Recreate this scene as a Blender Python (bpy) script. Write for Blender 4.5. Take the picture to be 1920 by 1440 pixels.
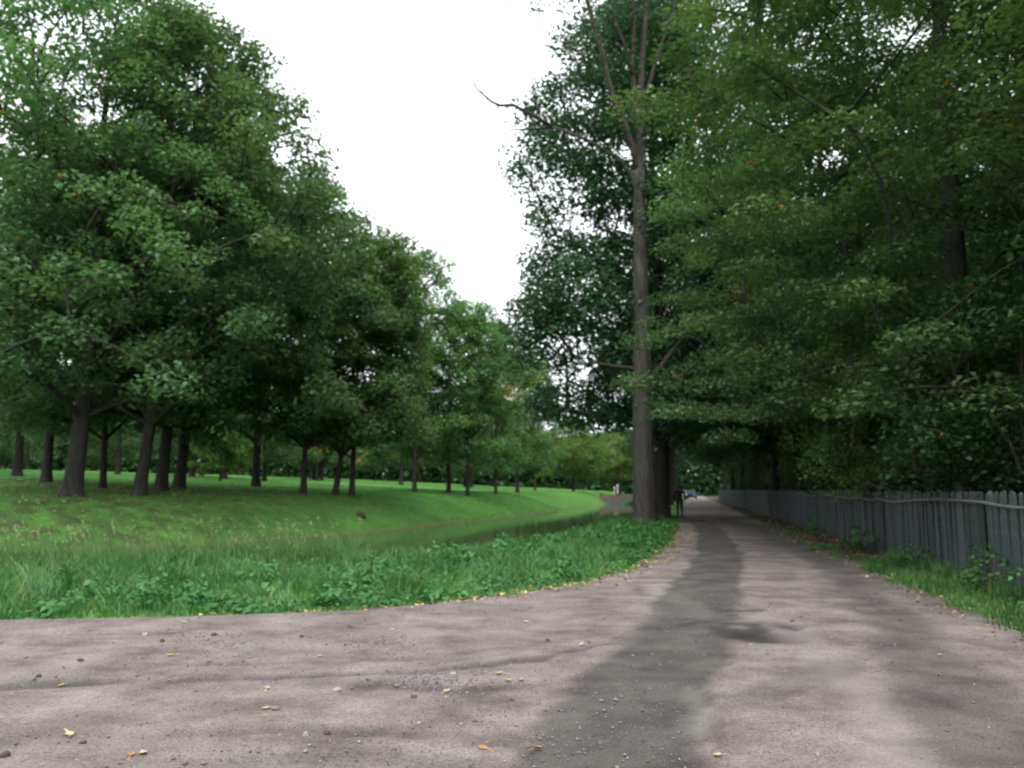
import bpy, bmesh, math, random
import numpy as np
from mathutils import Vector, Matrix

for o in list(bpy.data.objects):
    bpy.data.objects.remove(o)
SC = bpy.context.scene
COL = SC.collection
R = math.radians

# ------------------------------------------------------------------ camera
EYE = 1.6
F = 1550.0
PITCH = math.atan(198 / F)
cam_d = bpy.data.cameras.new('camera')
cam = bpy.data.objects.new('camera', cam_d)
COL.objects.link(cam)
cam.location = (0, 0, EYE)
cam.rotation_euler = (math.pi / 2 + PITCH, 0, 0)
cam_d.sensor_width = 36
cam_d.lens = 36 * F / 1920
cam_d.clip_start = 0.05
cam_d.clip_end = 3000
SC.camera = cam
cam_d.dof.use_dof = True            # hand-held snapshot, focus slightly short of the scene
cam_d.dof.focus_distance = 2.5
cam_d.dof.aperture_fstop = 3.7

# ------------------------------------------------------------------ sky, sun, exposure
SUN_EL, SUN_AZ = R(54), R(172)          # soft light from behind the viewer
w = bpy.data.worlds.new('World')
SC.world = w
w.use_nodes = True
nt = w.node_tree
nt.nodes.clear()
sky = nt.nodes.new('ShaderNodeTexSky')
sky.sky_type = 'NISHITA'
sky.sun_disc = False
sky.sun_elevation = SUN_EL
sky.sun_rotation = SUN_AZ
sky.air_density = 1.0
sky.dust_density = 4.0
hsv = nt.nodes.new('ShaderNodeHueSaturation')
hsv.inputs['Saturation'].default_value = 0.25
cl = nt.nodes.new('ShaderNodeMix')
cl.data_type = 'RGBA'
cl.inputs[0].default_value = 0.8          # an even cloud deck over the sky
cl.inputs[7].default_value = (10.3, 10.8, 11.2, 1)
bg = nt.nodes.new('ShaderNodeBackground')
bg.inputs['Strength'].default_value = 0.1
wo = nt.nodes.new('ShaderNodeOutputWorld')
nt.links.new(sky.outputs[0], hsv.inputs['Color'])
nt.links.new(hsv.outputs[0], cl.inputs[6])
nt.links.new(cl.outputs[2], bg.inputs['Color'])
nt.links.new(bg.outputs[0], wo.inputs['Surface'])

sun_d = bpy.data.lights.new('sun', 'SUN')
sun_d.energy = 1.5
sun_d.angle = R(50)
sun_d.color = (1.0, 0.98, 0.95)
sun = bpy.data.objects.new('sun', sun_d)
COL.objects.link(sun)
sd = Vector((math.sin(SUN_AZ) * math.cos(SUN_EL), math.cos(SUN_AZ) * math.cos(SUN_EL), math.sin(SUN_EL)))
sun.rotation_euler = sd.to_track_quat('Z', 'Y').to_euler()
sun.location = (-20, -20, 60)

SC.view_settings.view_transform = 'Standard'
SC.view_settings.look = 'None'
SC.view_settings.gamma = 1
SC.view_settings.use_curve_mapping = False
SC.view_settings.exposure = 1.25
SC.render.engine = 'CYCLES'
SC.cycles.use_denoising = True
SC.cycles.max_bounces = 8
SC.cycles.diffuse_bounces = 6
SC.cycles.glossy_bounces = 2
SC.cycles.transmission_bounces = 5
SC.cycles.caustics_reflective = False
SC.cycles.caustics_refractive = False
SC.cycles.use_adaptive_sampling = True
SC.cycles.use_light_tree = False
w.cycles.sampling_method = 'MANUAL'
w.cycles.sample_map_resolution = 128
SC.cycles.adaptive_threshold = 0.03

# ------------------------------------------------------------------ helpers
def at(px, py, Y):
    """world point on the vertical plane at distance Y seen at a photo pixel"""
    u = (px - 960) / F
    v = (720 - py) / F
    c, s = math.cos(PITCH), math.sin(PITCH)
    k = Y / (c - v * s)
    return Vector((u * k, Y, EYE + k * (s + v * c)))

def gp(px, py, z=0.0):
    """ground point at height z seen at a photo pixel"""
    u = (px - 960) / F
    v = (720 - py) / F
    c, s = math.cos(PITCH), math.sin(PITCH)
    k = (z - EYE) / (s + v * c)
    return (u * k, (c - v * s) * k)

def tag(o, label=None, cat=None, group=None, kind=None):
    if label: o['label'] = label
    if cat: o['category'] = cat
    if group: o['group'] = group
    if kind: o['kind'] = kind
    return o

def empty(name, loc=(0, 0, 0), rz=0.0):
    o = bpy.data.objects.new(name, None)
    o.empty_display_size = 0.3
    COL.objects.link(o)
    o.location = loc
    o.rotation_euler = (0, 0, rz)
    return o

def link(name, me, mat=None, parent=None):
    o = bpy.data.objects.new(name, me)
    COL.objects.link(o)
    if mat is not None and not me.materials:
        me.materials.append(mat)
    if parent is not None:
        o.parent = parent
    return o

def pymesh(name, verts, faces, smooth=False):
    me = bpy.data.meshes.new(name)
    me.from_pydata([tuple(v) for v in verts], [], [tuple(f) for f in faces])
    if smooth:
        me.polygons.foreach_set('use_smooth', np.ones(len(me.polygons), dtype=bool))
    me.update()
    return me

def npmesh(name, V, Fc, rnd=None, smooth=False):
    """V (n,3), Fc (m,k) faces of equal size; rnd (m,) face attribute"""
    V = np.asarray(V, dtype=np.float32)
    Fc = np.asarray(Fc, dtype=np.int32)
    m, k = Fc.shape
    me = bpy.data.meshes.new(name)
    me.vertices.add(len(V))
    me.vertices.foreach_set('co', V.ravel())
    me.loops.add(m * k)
    me.loops.foreach_set('vertex_index', Fc.ravel())
    me.polygons.add(m)
    me.polygons.foreach_set('loop_start', np.arange(0, m * k, k, dtype=np.int32))
    if smooth:
        me.polygons.foreach_set('use_smooth', np.ones(m, dtype=bool))
    if rnd is not None:
        a = me.attributes.new('rnd', 'FLOAT', 'FACE')
        a.data.foreach_set('value', np.asarray(rnd, dtype=np.float32))
    me.update()
    return me

def vnoise(x, y, seed=0):
    x = np.asarray(x, dtype=np.float64); y = np.asarray(y, dtype=np.float64)
    xi = np.floor(x); yi = np.floor(y)
    fx = x - xi; fy = y - yi
    fx = fx * fx * (3 - 2 * fx); fy = fy * fy * (3 - 2 * fy)
    def h(a, b):
        s = np.sin(a * 127.1 + b * 311.7 + seed * 74.7) * 43758.5453
        return s - np.floor(s)
    return ((h(xi, yi) * (1 - fx) + h(xi + 1, yi) * fx) * (1 - fy)
            + (h(xi, yi + 1) * (1 - fx) + h(xi + 1, yi + 1) * fx) * fy)

def fbm(x, y, seed=0, n=4):
    t = 0; a = 0.5
    for i in range(n):
        t = t + a * vnoise(x, y, seed + i * 3.1)
        x = x * 2.03 + 7.1; y = y * 2.03 + 3.7; a *= 0.5
    return t / (1 - 0.5 ** n)

def sstep(a, b, x):
    t = np.clip((x - a) / (b - a), 0, 1)
    return t * t * (3 - 2 * t)

def pdist(x, y, poly):
    """distance to a polyline and its signed side (positive on the left of travel)"""
    best = np.full(np.shape(x), 1e9); side = np.ones(np.shape(x))
    for (ax, ay), (bx, by) in zip(poly[:-1], poly[1:]):
        dx, dy = bx - ax, by - ay
        L2 = dx * dx + dy * dy
        t = np.clip(((x - ax) * dx + (y - ay) * dy) / L2, 0, 1)
        d = np.hypot(x - ax - t * dx, y - ay - t * dy)
        cr = dx * (y - ay) - dy * (x - ax)
        m = d < best - 1e-9
        best = np.where(m, d, best)
        side = np.where(m, np.sign(cr), side)
    return best, side

# tubes -------------------------------------------------------------
def tube(P, rad, sides=6, cap=True, wob=0.0, rng=None):
    P = [Vector(p) for p in P]
    V = []; Fc = []
    t0 = (P[1] - P[0]).normalized()
    ref = Vector((1, 0, 0)) if abs(t0.x) < 0.8 else Vector((0, 1, 0))
    nrm = (ref - t0 * ref.dot(t0)).normalized()
    n = len(P)
    lob = [1 + wob * (rng.random() - 0.5) * 2 for _ in range(sides)] if rng else [1] * sides
    for i in range(n):
        t = (P[min(i + 1, n - 1)] - P[max(i - 1, 0)]).normalized()
        nrm = (nrm - t * nrm.dot(t)).normalized()
        b = t.cross(nrm)
        for k in range(sides):
            a = 2 * math.pi * k / sides
            r = rad[i] * (lob[k] if wob else 1) * (1 + (wob * 0.5 * (rng.random() - 0.5) if rng else 0))
            V.append(P[i] + (nrm * math.cos(a) + b * math.sin(a)) * r)
    for i in range(n - 1):
        for k in range(sides):
            k2 = (k + 1) % sides
            Fc.append((i * sides + k, i * sides + k2, (i + 1) * sides + k2, (i + 1) * sides + k))
    if cap:
        Fc.append(tuple(range(sides))[::-1])
        Fc.append(tuple((n - 1) * sides + k for k in range(sides)))
    return V, Fc

class Bag:
    def __init__(s): s.V = []; s.F = []
    def add(s, vf):
        o = len(s.V); s.V += vf[0]
        s.F += [tuple(i + o for i in f) for f in vf[1]]
    def box(s, x0, x1, y0, y1, z0, z1):
        v = [Vector(p) for p in ((x0, y0, z0), (x1, y0, z0), (x1, y1, z0), (x0, y1, z0), (x0, y0, z1), (x1, y0, z1), (x1, y1, z1), (x0, y1, z1))]
        s.add((v, [(3, 2, 1, 0), (4, 5, 6, 7), (0, 1, 5, 4), (1, 2, 6, 5), (2, 3, 7, 6), (3, 0, 4, 7)]))
    def mesh(s, name, smooth=False): return pymesh(name, s.V, s.F, smooth)

# ------------------------------------------------------------------ materials
def newmat(name):
    m = bpy.data.materials.new(name); m.use_nodes = True
    t = m.node_tree; t.nodes.clear()
    return m, t, t.nodes.new

def ramp(node, stops):
    e = node.color_ramp.elements
    e[0].position, e[0].color = stops[0][0], (*stops[0][1], 1)
    e[1].position, e[1].color = stops[-1][0], (*stops[-1][1], 1)
    for p, c in stops[1:-1]:
        n = e.new(p); n.color = (*c, 1)

def simple(name, col, rough=0.7, metal=0.0, var=0.25, scale=8.0, bump=0.1, spec=0.3):
    m, t, N = newmat(name)
    out = N('ShaderNodeOutputMaterial'); b = N('ShaderNodeBsdfPrincipled')
    tc = N('ShaderNodeTexCoord'); no = N('ShaderNodeTexNoise')
    no.inputs['Scale'].default_value = scale; no.inputs['Detail'].default_value = 5
    r = N('ShaderNodeValToRGB')
    ramp(r, [(0.3, tuple(c * (1 - var) for c in col)), (0.7, tuple(min(1, c * (1 + var)) for c in col))])
    bp = N('ShaderNodeBump'); bp.inputs['Strength'].default_value = bump; bp.inputs['Distance'].default_value = 0.02
    t.links.new(tc.outputs['Object'], no.inputs['Vector'])
    t.links.new(no.outputs['Fac'], r.inputs['Fac'])
    t.links.new(no.outputs['Fac'], bp.inputs['Height'])
    t.links.new(r.outputs[0], b.inputs['Base Color'])
    t.links.new(bp.outputs[0], b.inputs['Normal'])
    b.inputs['Roughness'].default_value = rough
    b.inputs['Metallic'].default_value = metal
    b.inputs['Specular IOR Level'].default_value = spec
    t.links.new(b.outputs[0], out.inputs['Surface'])
    return m

def leafmat(name, dark, light, yellow=(0.30, 0.22, 0.03), orange=(0.32, 0.10, 0.02), trans=0.45, rough=0.5, spec=0.35):
    m, t, N = newmat(name)
    out = N('ShaderNodeOutputMaterial'); b = N('ShaderNodeBsdfPrincipled'); tr = N('ShaderNodeBsdfTranslucent')
    mx = N('ShaderNodeMixShader'); at_ = N('ShaderNodeAttribute'); at_.attribute_name = 'rnd'
    r = N('ShaderNodeValToRGB')
    ramp(r, [(0.0, dark), (0.88, light), (0.95, yellow), (1.0, orange)])
    oi = N('ShaderNodeObjectInfo'); h = N('ShaderNodeHueSaturation')
    mr = N('ShaderNodeMapRange'); mr.inputs['To Min'].default_value = 0.85; mr.inputs['To Max'].default_value = 1.15
    mh = N('ShaderNodeMapRange'); mh.inputs['To Min'].default_value = 0.49; mh.inputs['To Max'].default_value = 0.512
    g = N('ShaderNodeMix'); g.data_type = 'RGBA'; g.blend_type = 'MULTIPLY'; g.inputs[0].default_value = 1.0
    g.inputs[7].default_value = (1.1, 1.2, 0.7, 1)
    L = t.links.new
    L(at_.outputs['Fac'], r.inputs['Fac']); L(oi.outputs['Random'], mr.inputs['Value']); L(oi.outputs['Random'], mh.inputs['Value'])
    L(r.outputs[0], h.inputs['Color']); L(mr.outputs[0], h.inputs['Value']); L(mh.outputs[0], h.inputs['Hue'])
    L(h.outputs[0], b.inputs['Base Color']); L(h.outputs[0], g.inputs[6]); L(g.outputs[2], tr.inputs['Color'])
    b.inputs['Roughness'].default_value = rough; b.inputs['Specular IOR Level'].default_value = spec
    mx.inputs[0].default_value = trans
    L(b.outputs[0], mx.inputs[1]); L(tr.outputs[0], mx.inputs[2]); L(mx.outputs[0], out.inputs['Surface'])
    return m

def barkmat(name, c0, c1, scale=1.0, bump=1.0):
    m, t, N = newmat(name)
    out = N('ShaderNodeOutputMaterial'); b = N('ShaderNodeBsdfPrincipled')
    tc = N('ShaderNodeTexCoord'); mp = N('ShaderNodeMapping'); mp.inputs['Scale'].default_value = (9 * scale, 9 * scale, 1.6 * scale)
    no = N('ShaderNodeTexNoise'); no.inputs['Scale'].default_value = 1.0; no.inputs['Detail'].default_value = 8; no.inputs['Distortion'].default_value = 0.6
    n2 = N('ShaderNodeTexNoise'); n2.inputs['Scale'].default_value = 0.7; n2.inputs['Detail'].default_value = 3
    r = N('ShaderNodeValToRGB'); ramp(r, [(0.3, c0), (0.72, c1)])
    mx = N('ShaderNodeMix'); mx.data_type = 'RGBA'; mx.blend_type = 'MIX'
    mx.inputs[7].default_value = (0.045, 0.06, 0.03, 1)
    r2 = N('ShaderNodeValToRGB'); ramp(r2, [(0.5, (0, 0, 0)), (0.75, (0.5, 0.5, 0.5))])
    bp = N('ShaderNodeBump'); bp.inputs['Strength'].default_value = bump; bp.inputs['Distance'].default_value = 0.05
    L = t.links.new
    L(tc.outputs['Object'], mp.inputs['Vector']); L(mp.outputs[0], no.inputs['Vector']); L(tc.outputs['Object'], n2.inputs['Vector'])
    L(no.outputs['Fac'], r.inputs['Fac']); L(n2.outputs['Fac'], r2.inputs['Fac'])
    L(r.outputs[0], mx.inputs[6]); L(r2.outputs[0], mx.inputs[0]); L(mx.outputs[2], b.inputs['Base Color'])
    L(no.outputs['Fac'], bp.inputs['Height']); L(bp.outputs[0], b.inputs['Normal'])
    b.inputs['Roughness'].default_value = 0.9; b.inputs['Specular IOR Level'].default_value = 0.15
    L(b.outputs[0], out.inputs['Surface'])
    return m

M = {}
M['oak'] = leafmat('oak_leaves', (0.045, 0.100, 0.045), (0.108, 0.195, 0.078))
M['oak2'] = leafmat('bank_leaves', (0.048, 0.112, 0.042), (0.120, 0.215, 0.070))
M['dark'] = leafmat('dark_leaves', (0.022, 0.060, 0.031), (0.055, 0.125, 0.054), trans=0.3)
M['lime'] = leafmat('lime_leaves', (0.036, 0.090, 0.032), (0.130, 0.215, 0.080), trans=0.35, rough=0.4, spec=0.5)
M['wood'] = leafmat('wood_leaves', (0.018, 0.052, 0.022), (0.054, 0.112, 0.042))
M['pale'] = leafmat('pale_leaves', (0.052, 0.112, 0.026), (0.125, 0.210, 0.048))
M['grassblade'] = leafmat('grass_blades', (0.026, 0.088, 0.024), (0.088, 0.200, 0.052), yellow=(0.20, 0.22, 0.07), orange=(0.30, 0.24, 0.12), trans=0.3)
M['lawnblade'] = leafmat('lawn_blades', (0.048, 0.155, 0.031), (0.092, 0.235, 0.048), yellow=(0.20, 0.19, 0.07), orange=(0.24, 0.17, 0.08), trans=0.3)
M['weed'] = leafmat('weed_leaves', (0.026, 0.100, 0.026), (0.080, 0.205, 0.056), trans=0.3, rough=0.5, spec=0.3)
M['straw'] = simple('straw', (0.20, 0.20, 0.11), 0.8)
M['bark'] = barkmat('dark_bark', (0.014, 0.0125, 0.011), (0.043, 0.040, 0.034))
M['bark_grey'] = barkmat('grey_bark', (0.026, 0.024, 0.021), (0.082, 0.073, 0.066), 0.8)
M['bark_brown'] = barkmat('brown_bark', (0.026, 0.021, 0.018), (0.075, 0.060, 0.050))

# ------------------------------------------------------------------ terrain
NEAR = [(-300, 16.5), (-40, 16.8), (-16, 17.0), (-9, 17.3), (-4.2, 18.4), (-1.6, 20.2), (0.6, 24.0), (3.8, 34.5), (9.0, 61), (17, 100), (25.4, 140), (60, 305)]
FAR = [(-300, 24), (-45, 27.5), (-27, 29.5), (-19, 32.5), (-13.4, 37), (-7.8, 46.5), (-4.2, 60), (2.1, 82.6), (8.0, 108), (14.6, 134), (50, 300)]
WATER = -0.8

def road_left(y):      # left edge of the bare dirt
    pts = sorted([gp(*p) for p in ((0, 1165), (300, 1160), (600, 1150), (850, 1130), (1000, 1110), (1100, 1093), (1170, 1075), (1225, 1048), (1262, 1020), (1274, 990))], key=lambda p: p[1])
    ys = [5.0, 8.7, 9.5] + [p[1] for p in pts] + [60, 400]
    xs = [-24, -23.5, -12] + [p[0] for p in pts] + [60 * .21 - .5, 400 * .21 - .5]
    return np.interp(y, ys, xs)

def road_right(y):
    return 0.21 * np.asarray(y) + 3.62

def height(x, y):
    x = np.asarray(x, dtype=np.float64); y = np.asarray(y, dtype=np.float64)
    dn, sn = pdist(x, y, NEAR)
    df, sf = pdist(x, y, FAR)
    a = -dn * sn           # >0 on the track side
    b = df * sf            # >0 on the lawn side
    zn = -1.7 * sstep(0.3, -3.4, a)
    zf = np.where(b < 0, -0.8 + 0.9 * np.maximum(b, -1.0), 0)
    rise = -0.8 + 2.05 * (1 - (1 - np.clip(b / 7.0, 0, 1)) ** 1.9)
    back = 0.048 * np.clip(b - 7, 0, 60)
    zf = np.where(b >= 0, rise + back, zf)
    zf = np.where(b >= 0, zf + (fbm(x * .12, y * .12, 5) - .5) * 0.35 * sstep(0, 8, b), zf)
    return np.maximum(zn, zf)

def H(x, y):
    return float(height(np.array([x]), np.array([y]))[0])

def axis(fine0, fine1, step, far0, far1, grow=1.25):
    a = list(np.arange(fine0, fine1 + 1e-6, step))
    s = step
    while a[-1] < far1: s *= grow; a.append(a[-1] + s)
    s = step
    while a[0] > far0: s *= grow; a.insert(0, a[0] - s)
    return np.array(a)

ax = axis(-46, 40, 0.5, -900, 900)
ay = axis(2, 150, 0.6, -300, 1500)
gx, gy = np.meshgrid(ax, ay)
gz = height(gx, gy)
V = np.stack([gx.ravel(), gy.ravel(), gz.ravel()], 1)
nx, ny = len(ax), len(ay)
I = np.arange(nx * ny).reshape(ny, nx)
Fq = np.stack([I[:-1, :-1].ravel(), I[:-1, 1:].ravel(), I[1:, 1:].ravel(), I[1:, :-1].ravel()], 1)
me = npmesh('ground', V, Fq, smooth=True)
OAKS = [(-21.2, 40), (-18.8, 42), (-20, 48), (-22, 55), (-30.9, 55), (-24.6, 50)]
litter_shade = np.zeros(nx * ny)
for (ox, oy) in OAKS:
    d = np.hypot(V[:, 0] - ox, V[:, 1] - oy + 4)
    litter_shade = np.maximum(litter_shade, np.exp(-(d / 11.0) ** 2))  # real litter, spread wider to paint the shade on the bank
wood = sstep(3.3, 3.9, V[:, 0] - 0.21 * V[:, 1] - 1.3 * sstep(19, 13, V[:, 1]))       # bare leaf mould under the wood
a_ = me.attributes.new('litter', 'FLOAT', 'POINT'); a_.data.foreach_set('value', litter_shade.astype(np.float32))
a_ = me.attributes.new('wood', 'FLOAT', 'POINT'); a_.data.foreach_set('value', wood.astype(np.float32))

m, t, N = newmat('grass_ground'); L = t.links.new
out = N('ShaderNodeOutputMaterial'); b = N('ShaderNodeBsdfPrincipled'); geo = N('ShaderNodeNewGeometry')
n1 = N('ShaderNodeTexNoise'); n1.inputs['Scale'].default_value = 0.35; n1.inputs['Detail'].default_value = 6
n2 = N('ShaderNodeTexNoise'); n2.inputs['Scale'].default_value = 14; n2.inputs['Detail'].default_value = 6
r1 = N('ShaderNodeValToRGB'); ramp(r1, [(0.3, (0.050, 0.150, 0.031)), (0.7, (0.085, 0.215, 0.044))])
mxf = N('ShaderNodeMix'); mxf.data_type = 'RGBA'; mxf.blend_type = 'MULTIPLY'; mxf.inputs[0].default_value = 0.7
rf = N('ShaderNodeValToRGB'); ramp(rf, [(0.3, (0.5, 0.55, 0.5)), (0.7, (1.15, 1.1, 1.0))])
# leaf litter, its dark tone also carrying painted shade under the oaks
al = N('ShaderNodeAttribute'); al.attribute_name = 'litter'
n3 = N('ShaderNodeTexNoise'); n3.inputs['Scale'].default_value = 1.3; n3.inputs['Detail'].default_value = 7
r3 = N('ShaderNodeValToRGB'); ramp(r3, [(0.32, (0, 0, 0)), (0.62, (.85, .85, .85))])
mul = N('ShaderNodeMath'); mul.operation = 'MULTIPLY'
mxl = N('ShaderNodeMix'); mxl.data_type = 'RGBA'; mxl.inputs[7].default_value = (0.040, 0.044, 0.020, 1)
# wood floor
aw = N('ShaderNodeAttribute'); aw.attribute_name = 'wood'
mxw = N('ShaderNodeMix'); mxw.data_type = 'RGBA'; mxw.inputs[7].default_value = (0.055, 0.042, 0.028, 1)
# shore mud and straw
sep = N('ShaderNodeSeparateXYZ')
ns = N('ShaderNodeMath'); ns.operation = 'MULTIPLY_ADD'; ns.inputs[1].default_value = 0.3; 
rs = N('ShaderNodeMapRange'); rs.inputs['From Min'].default_value = -0.46; rs.inputs['From Max'].default_value = -0.66
mxs = N('ShaderNodeMix'); mxs.data_type = 'RGBA'; mxs.inputs[7].default_value = (0.095, 0.110, 0.045, 1)
bp = N('ShaderNodeBump'); bp.inputs['Strength'].default_value = 0.7; bp.inputs['Distance'].default_value = 0.08
for n in (n1, n2, n3): L(geo.outputs['Position'], n.inputs['Vector'])
L(n1.outputs['Fac'], r1.inputs['Fac']); L(n2.outputs['Fac'], rf.inputs['Fac'])
L(r1.outputs[0], mxf.inputs[6]); L(rf.outputs[0], mxf.inputs[7])
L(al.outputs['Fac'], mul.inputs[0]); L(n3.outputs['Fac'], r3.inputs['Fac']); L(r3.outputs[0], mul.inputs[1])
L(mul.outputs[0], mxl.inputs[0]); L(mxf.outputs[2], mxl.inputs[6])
L(aw.outputs['Fac'], mxw.inputs[0]); L(mxl.outputs[2], mxw.inputs[6])
L(geo.outputs['Position'], sep.inputs[0]); L(n3.outputs['Fac'], ns.inputs[0]); L(sep.outputs[2], ns.inputs[2])
L(ns.outputs[0], rs.inputs['Value']); L(rs.outputs[0], mxs.inputs[0]); L(mxw.outputs[2], mxs.inputs[6])
L(mxs.outputs[2], b.inputs['Base Color']); L(n2.outputs['Fac'], bp.inputs['Height']); L(bp.outputs[0], b.inputs['Normal'])
b.inputs['Roughness'].default_value = 0.95; b.inputs['Specular IOR Level'].default_value = 0.1
L(b.outputs[0], out.inputs['Surface'])
tag(link('ground', me, m), kind='structure')

# ---- water
bm = bmesh.new()
vs = [bm.verts.new((x, y, WATER)) for (x, y) in NEAR] + [bm.verts.new((x - .5, y + .4, WATER)) for (x, y) in reversed(FAR)]
bm.faces.new(vs); bmesh.ops.triangulate(bm, faces=bm.faces[:])
me = bpy.data.meshes.new('canal_water'); bm.to_mesh(me); bm.free()
m, t, N = newmat('water'); L = t.links.new
out = N('ShaderNodeOutputMaterial'); b = N('ShaderNodeBsdfPrincipled'); geo = N('ShaderNodeNewGeometry')
mp = N('ShaderNodeMapping'); mp.inputs['Scale'].default_value = (1.5, 0.7, 1)
no = N('ShaderNodeTexNoise'); no.inputs['Scale'].default_value = 1.2; no.inputs['Detail'].default_value = 3
bp = N('ShaderNodeBump'); bp.inputs['Strength'].default_value = 0.06; bp.inputs['Distance'].default_value = 0.05
L(geo.outputs['Position'], mp.inputs['Vector']); L(mp.outputs[0], no.inputs['Vector']); L(no.outputs['Fac'], bp.inputs['Height']); L(bp.outputs[0], b.inputs['Normal'])
b.inputs['Base Color'].default_value = (0.045, 0.070, 0.030, 1); b.inputs['Roughness'].default_value = 0.06; b.inputs['IOR'].default_value = 1.33
L(b.outputs[0], out.inputs['Surface'])
tag(link('canal_water', me, m), kind='structure')

# ---- dirt track: rows of constant distance between its two ragged edges
ys = [2.6]
while ys[-1] < 330: ys.append(ys[-1] + max(0.07, 0.010 * ys[-1]))
ys = np.array(ys)
NC = 220
tt = np.linspace(0, 1, NC)
xl = road_left(ys) + (fbm(ys * 1.3, ys * 0, 3) - .5) * np.where(ys > 11, 0.5, 0.2) - 0.05
xr = road_right(ys) + (fbm(ys * 0.9, ys * 0 + 4, 8) - .5) * 0.8
ex = np.interp(ys, [9.6, 16], [2.2, 1.0])
U = 1 - (1 - tt[None, :]) ** ex[:, None]
rx = xl[:, None] + (xr - xl)[:, None] * U
ry = np.repeat(ys[:, None], NC, 1)
ry = ry + (fbm(rx * 2.1, ry * 0 + 1.5, 21) - .5) * 0.12 * (ry < 12)

def band(pix, wid, soft=0.5, nz=0.25, seed=1):
    """a soft-edged band (wheel wear, painted shade) along photo pixels laid on the ground"""
    P = [gp(*p) for p in pix]
    d, _ = pdist(rx, ry, P)
    d = d + (fbm(rx * 1.1, ry * 1.1, seed) - .5) * nz * 2 + (fbm(rx * 5, ry * 5, seed + 9, 3) - .5) * 0.16
    return 1 - sstep(wid * (1 - soft), wid, d)

damp_shade = np.zeros_like(rx); groove = np.zeros_like(rx)  # moist earth plus one painted shadow zone
damp_shade = np.maximum(damp_shade, 1.0 * band([(1010, 1600), (1130, 1440), (1200, 1320), (1270, 1200), (1330, 1090), (1350, 1040), (1335, 1000), (1310, 975)], 0.62, 0.22, 0.16, 2))
damp_shade = np.maximum(damp_shade, 0.75 * band([(1990, 1600), (1850, 1400), (1760, 1270), (1690, 1180), (1610, 1100), (1520, 1040), (1430, 1000), (1350, 972)], 0.55, 0.6, 0.22, 4))
wet = band([(1380, 1187), (1415, 1182), (1455, 1190)], 0.62, 0.55, 0.5, 5)
wet = wet * (0.25 + 0.75 * sstep(.36, .52, fbm(rx * 2.6, ry * 1.3, 77, 4)))
wet = np.maximum(wet, 0.7 * band([(1340, 1142), (1385, 1148), (1420, 1146)], 0.16, 0.7, 0.2, 25))
damp_shade = np.maximum(damp_shade, wet)
damp_shade = np.maximum(damp_shade, 0.5 * band([(1380, 1330), (1480, 1290), (1580, 1250)], 0.22, 0.7, 0.18, 6))
damp_shade = np.maximum(damp_shade, 0.55 * band([(1500, 1010), (1600, 1075), (1700, 1110), (1800, 1150)], 0.5, 0.8, 0.35, 6))
damp_shade = np.maximum(damp_shade, 1.1 * band([(1290, 978), (1400, 984), (1480, 1000), (1560, 1030)], 2.2, 0.8, 1.2, 16))  # shadow zone across the far track, painted into the dirt colour
for pix, wd, st, sd_ in (
        ([(1330, 1165), (1180, 1200), (1000, 1240), (800, 1262), (560, 1272), (300, 1282), (0, 1290)], 0.15, 0.9, 7),
        ([(1280, 1165), (1150, 1190), (960, 1220), (760, 1240), (500, 1248), (200, 1250)], 0.12, 0.6, 8),
        ([(1190, 1290), (1000, 1290), (860, 1296), (700, 1290)], 0.24, 0.75, 9),
        ([(1120, 1395), (900, 1390), (600, 1372), (300, 1386), (0, 1395)], 0.18, 0.7, 10),
        ([(900, 1440), (700, 1418), (480, 1428), (200, 1445)], 0.2, 0.7, 11),
        ([(1400, 1140), (1300, 1118), (1180, 1106)], 0.14, 0.7, 12),
        ([(0, 1177), (90, 1176), (160, 1178)], 0.10, 0.9, 13),
        ([(560, 1160), (640, 1156), (700, 1153)], 0.10, 0.7, 14),
        ([(640, 1215), (700, 1205), (770, 1212)], 0.13, 0.7, 15)):
    v = band(pix, wd, 0.8, 0.10, sd_)
    v = v * (0.35 + 0.65 * sstep(.35, .6, fbm(rx * 1.7, ry * 1.7, sd_ + 30)))
    damp_shade = np.maximum(damp_shade, st * v); groove = np.maximum(groove, v)
pale = np.maximum(band([(1290, 1290), (1310, 1330), (1300, 1380)], 0.13, 0.9, 0.16, 17), 0.8 * band([(1290, 1095), (1220, 1100), (1340, 1160)], 0.25, 0.9, 0.3, 18))
pale = np.maximum(pale, 0.5 * band([(1420, 1150), (1540, 1230), (1640, 1330), (1700, 1440)], 0.35, 0.9, 0.3, 19))
grv = np.maximum(band([(330, 1195), (420, 1205), (470, 1215)], 0.30, 0.9, 0.25, 23), band([(780, 1285), (850, 1280)], 0.22, 0.9, 0.2, 24))
# tyre-tread clods on the nearest groove
rz = 0.014 + 0.012 * fbm(rx * 1.2, ry * 1.2, 2) + 0.010 * fbm(rx * 6, ry * 6, 9, 3) - 0.010 * damp_shade * 0.6
rz = rz - 0.030 * wet - 0.026 * groove * (0.6 + 0.4 * np.sin(rx * 26))
edge = np.minimum(rx - xl[:, None], xr[:, None] - rx)
rz = np.maximum(rz, 0.003) * np.clip(edge / 0.25, 0.3, 1)
V = np.stack([rx.ravel(), ry.ravel(), rz.ravel()], 1)
nyr = len(ys)
I = np.arange(NC * nyr).reshape(nyr, NC)
Fq = np.stack([I[:-1, :-1].ravel(), I[:-1, 1:].ravel(), I[1:, 1:].ravel(), I[1:, :-1].ravel()], 1)
me = npmesh('dirt_track', V, Fq, smooth=True)
for nm, arr in (('damp_shade', damp_shade), ('pale', pale), ('gravel', grv), ('wet', wet)):
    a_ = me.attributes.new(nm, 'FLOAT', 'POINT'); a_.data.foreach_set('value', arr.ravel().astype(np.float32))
m, t, N = newmat('dirt'); L = t.links.new
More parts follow.
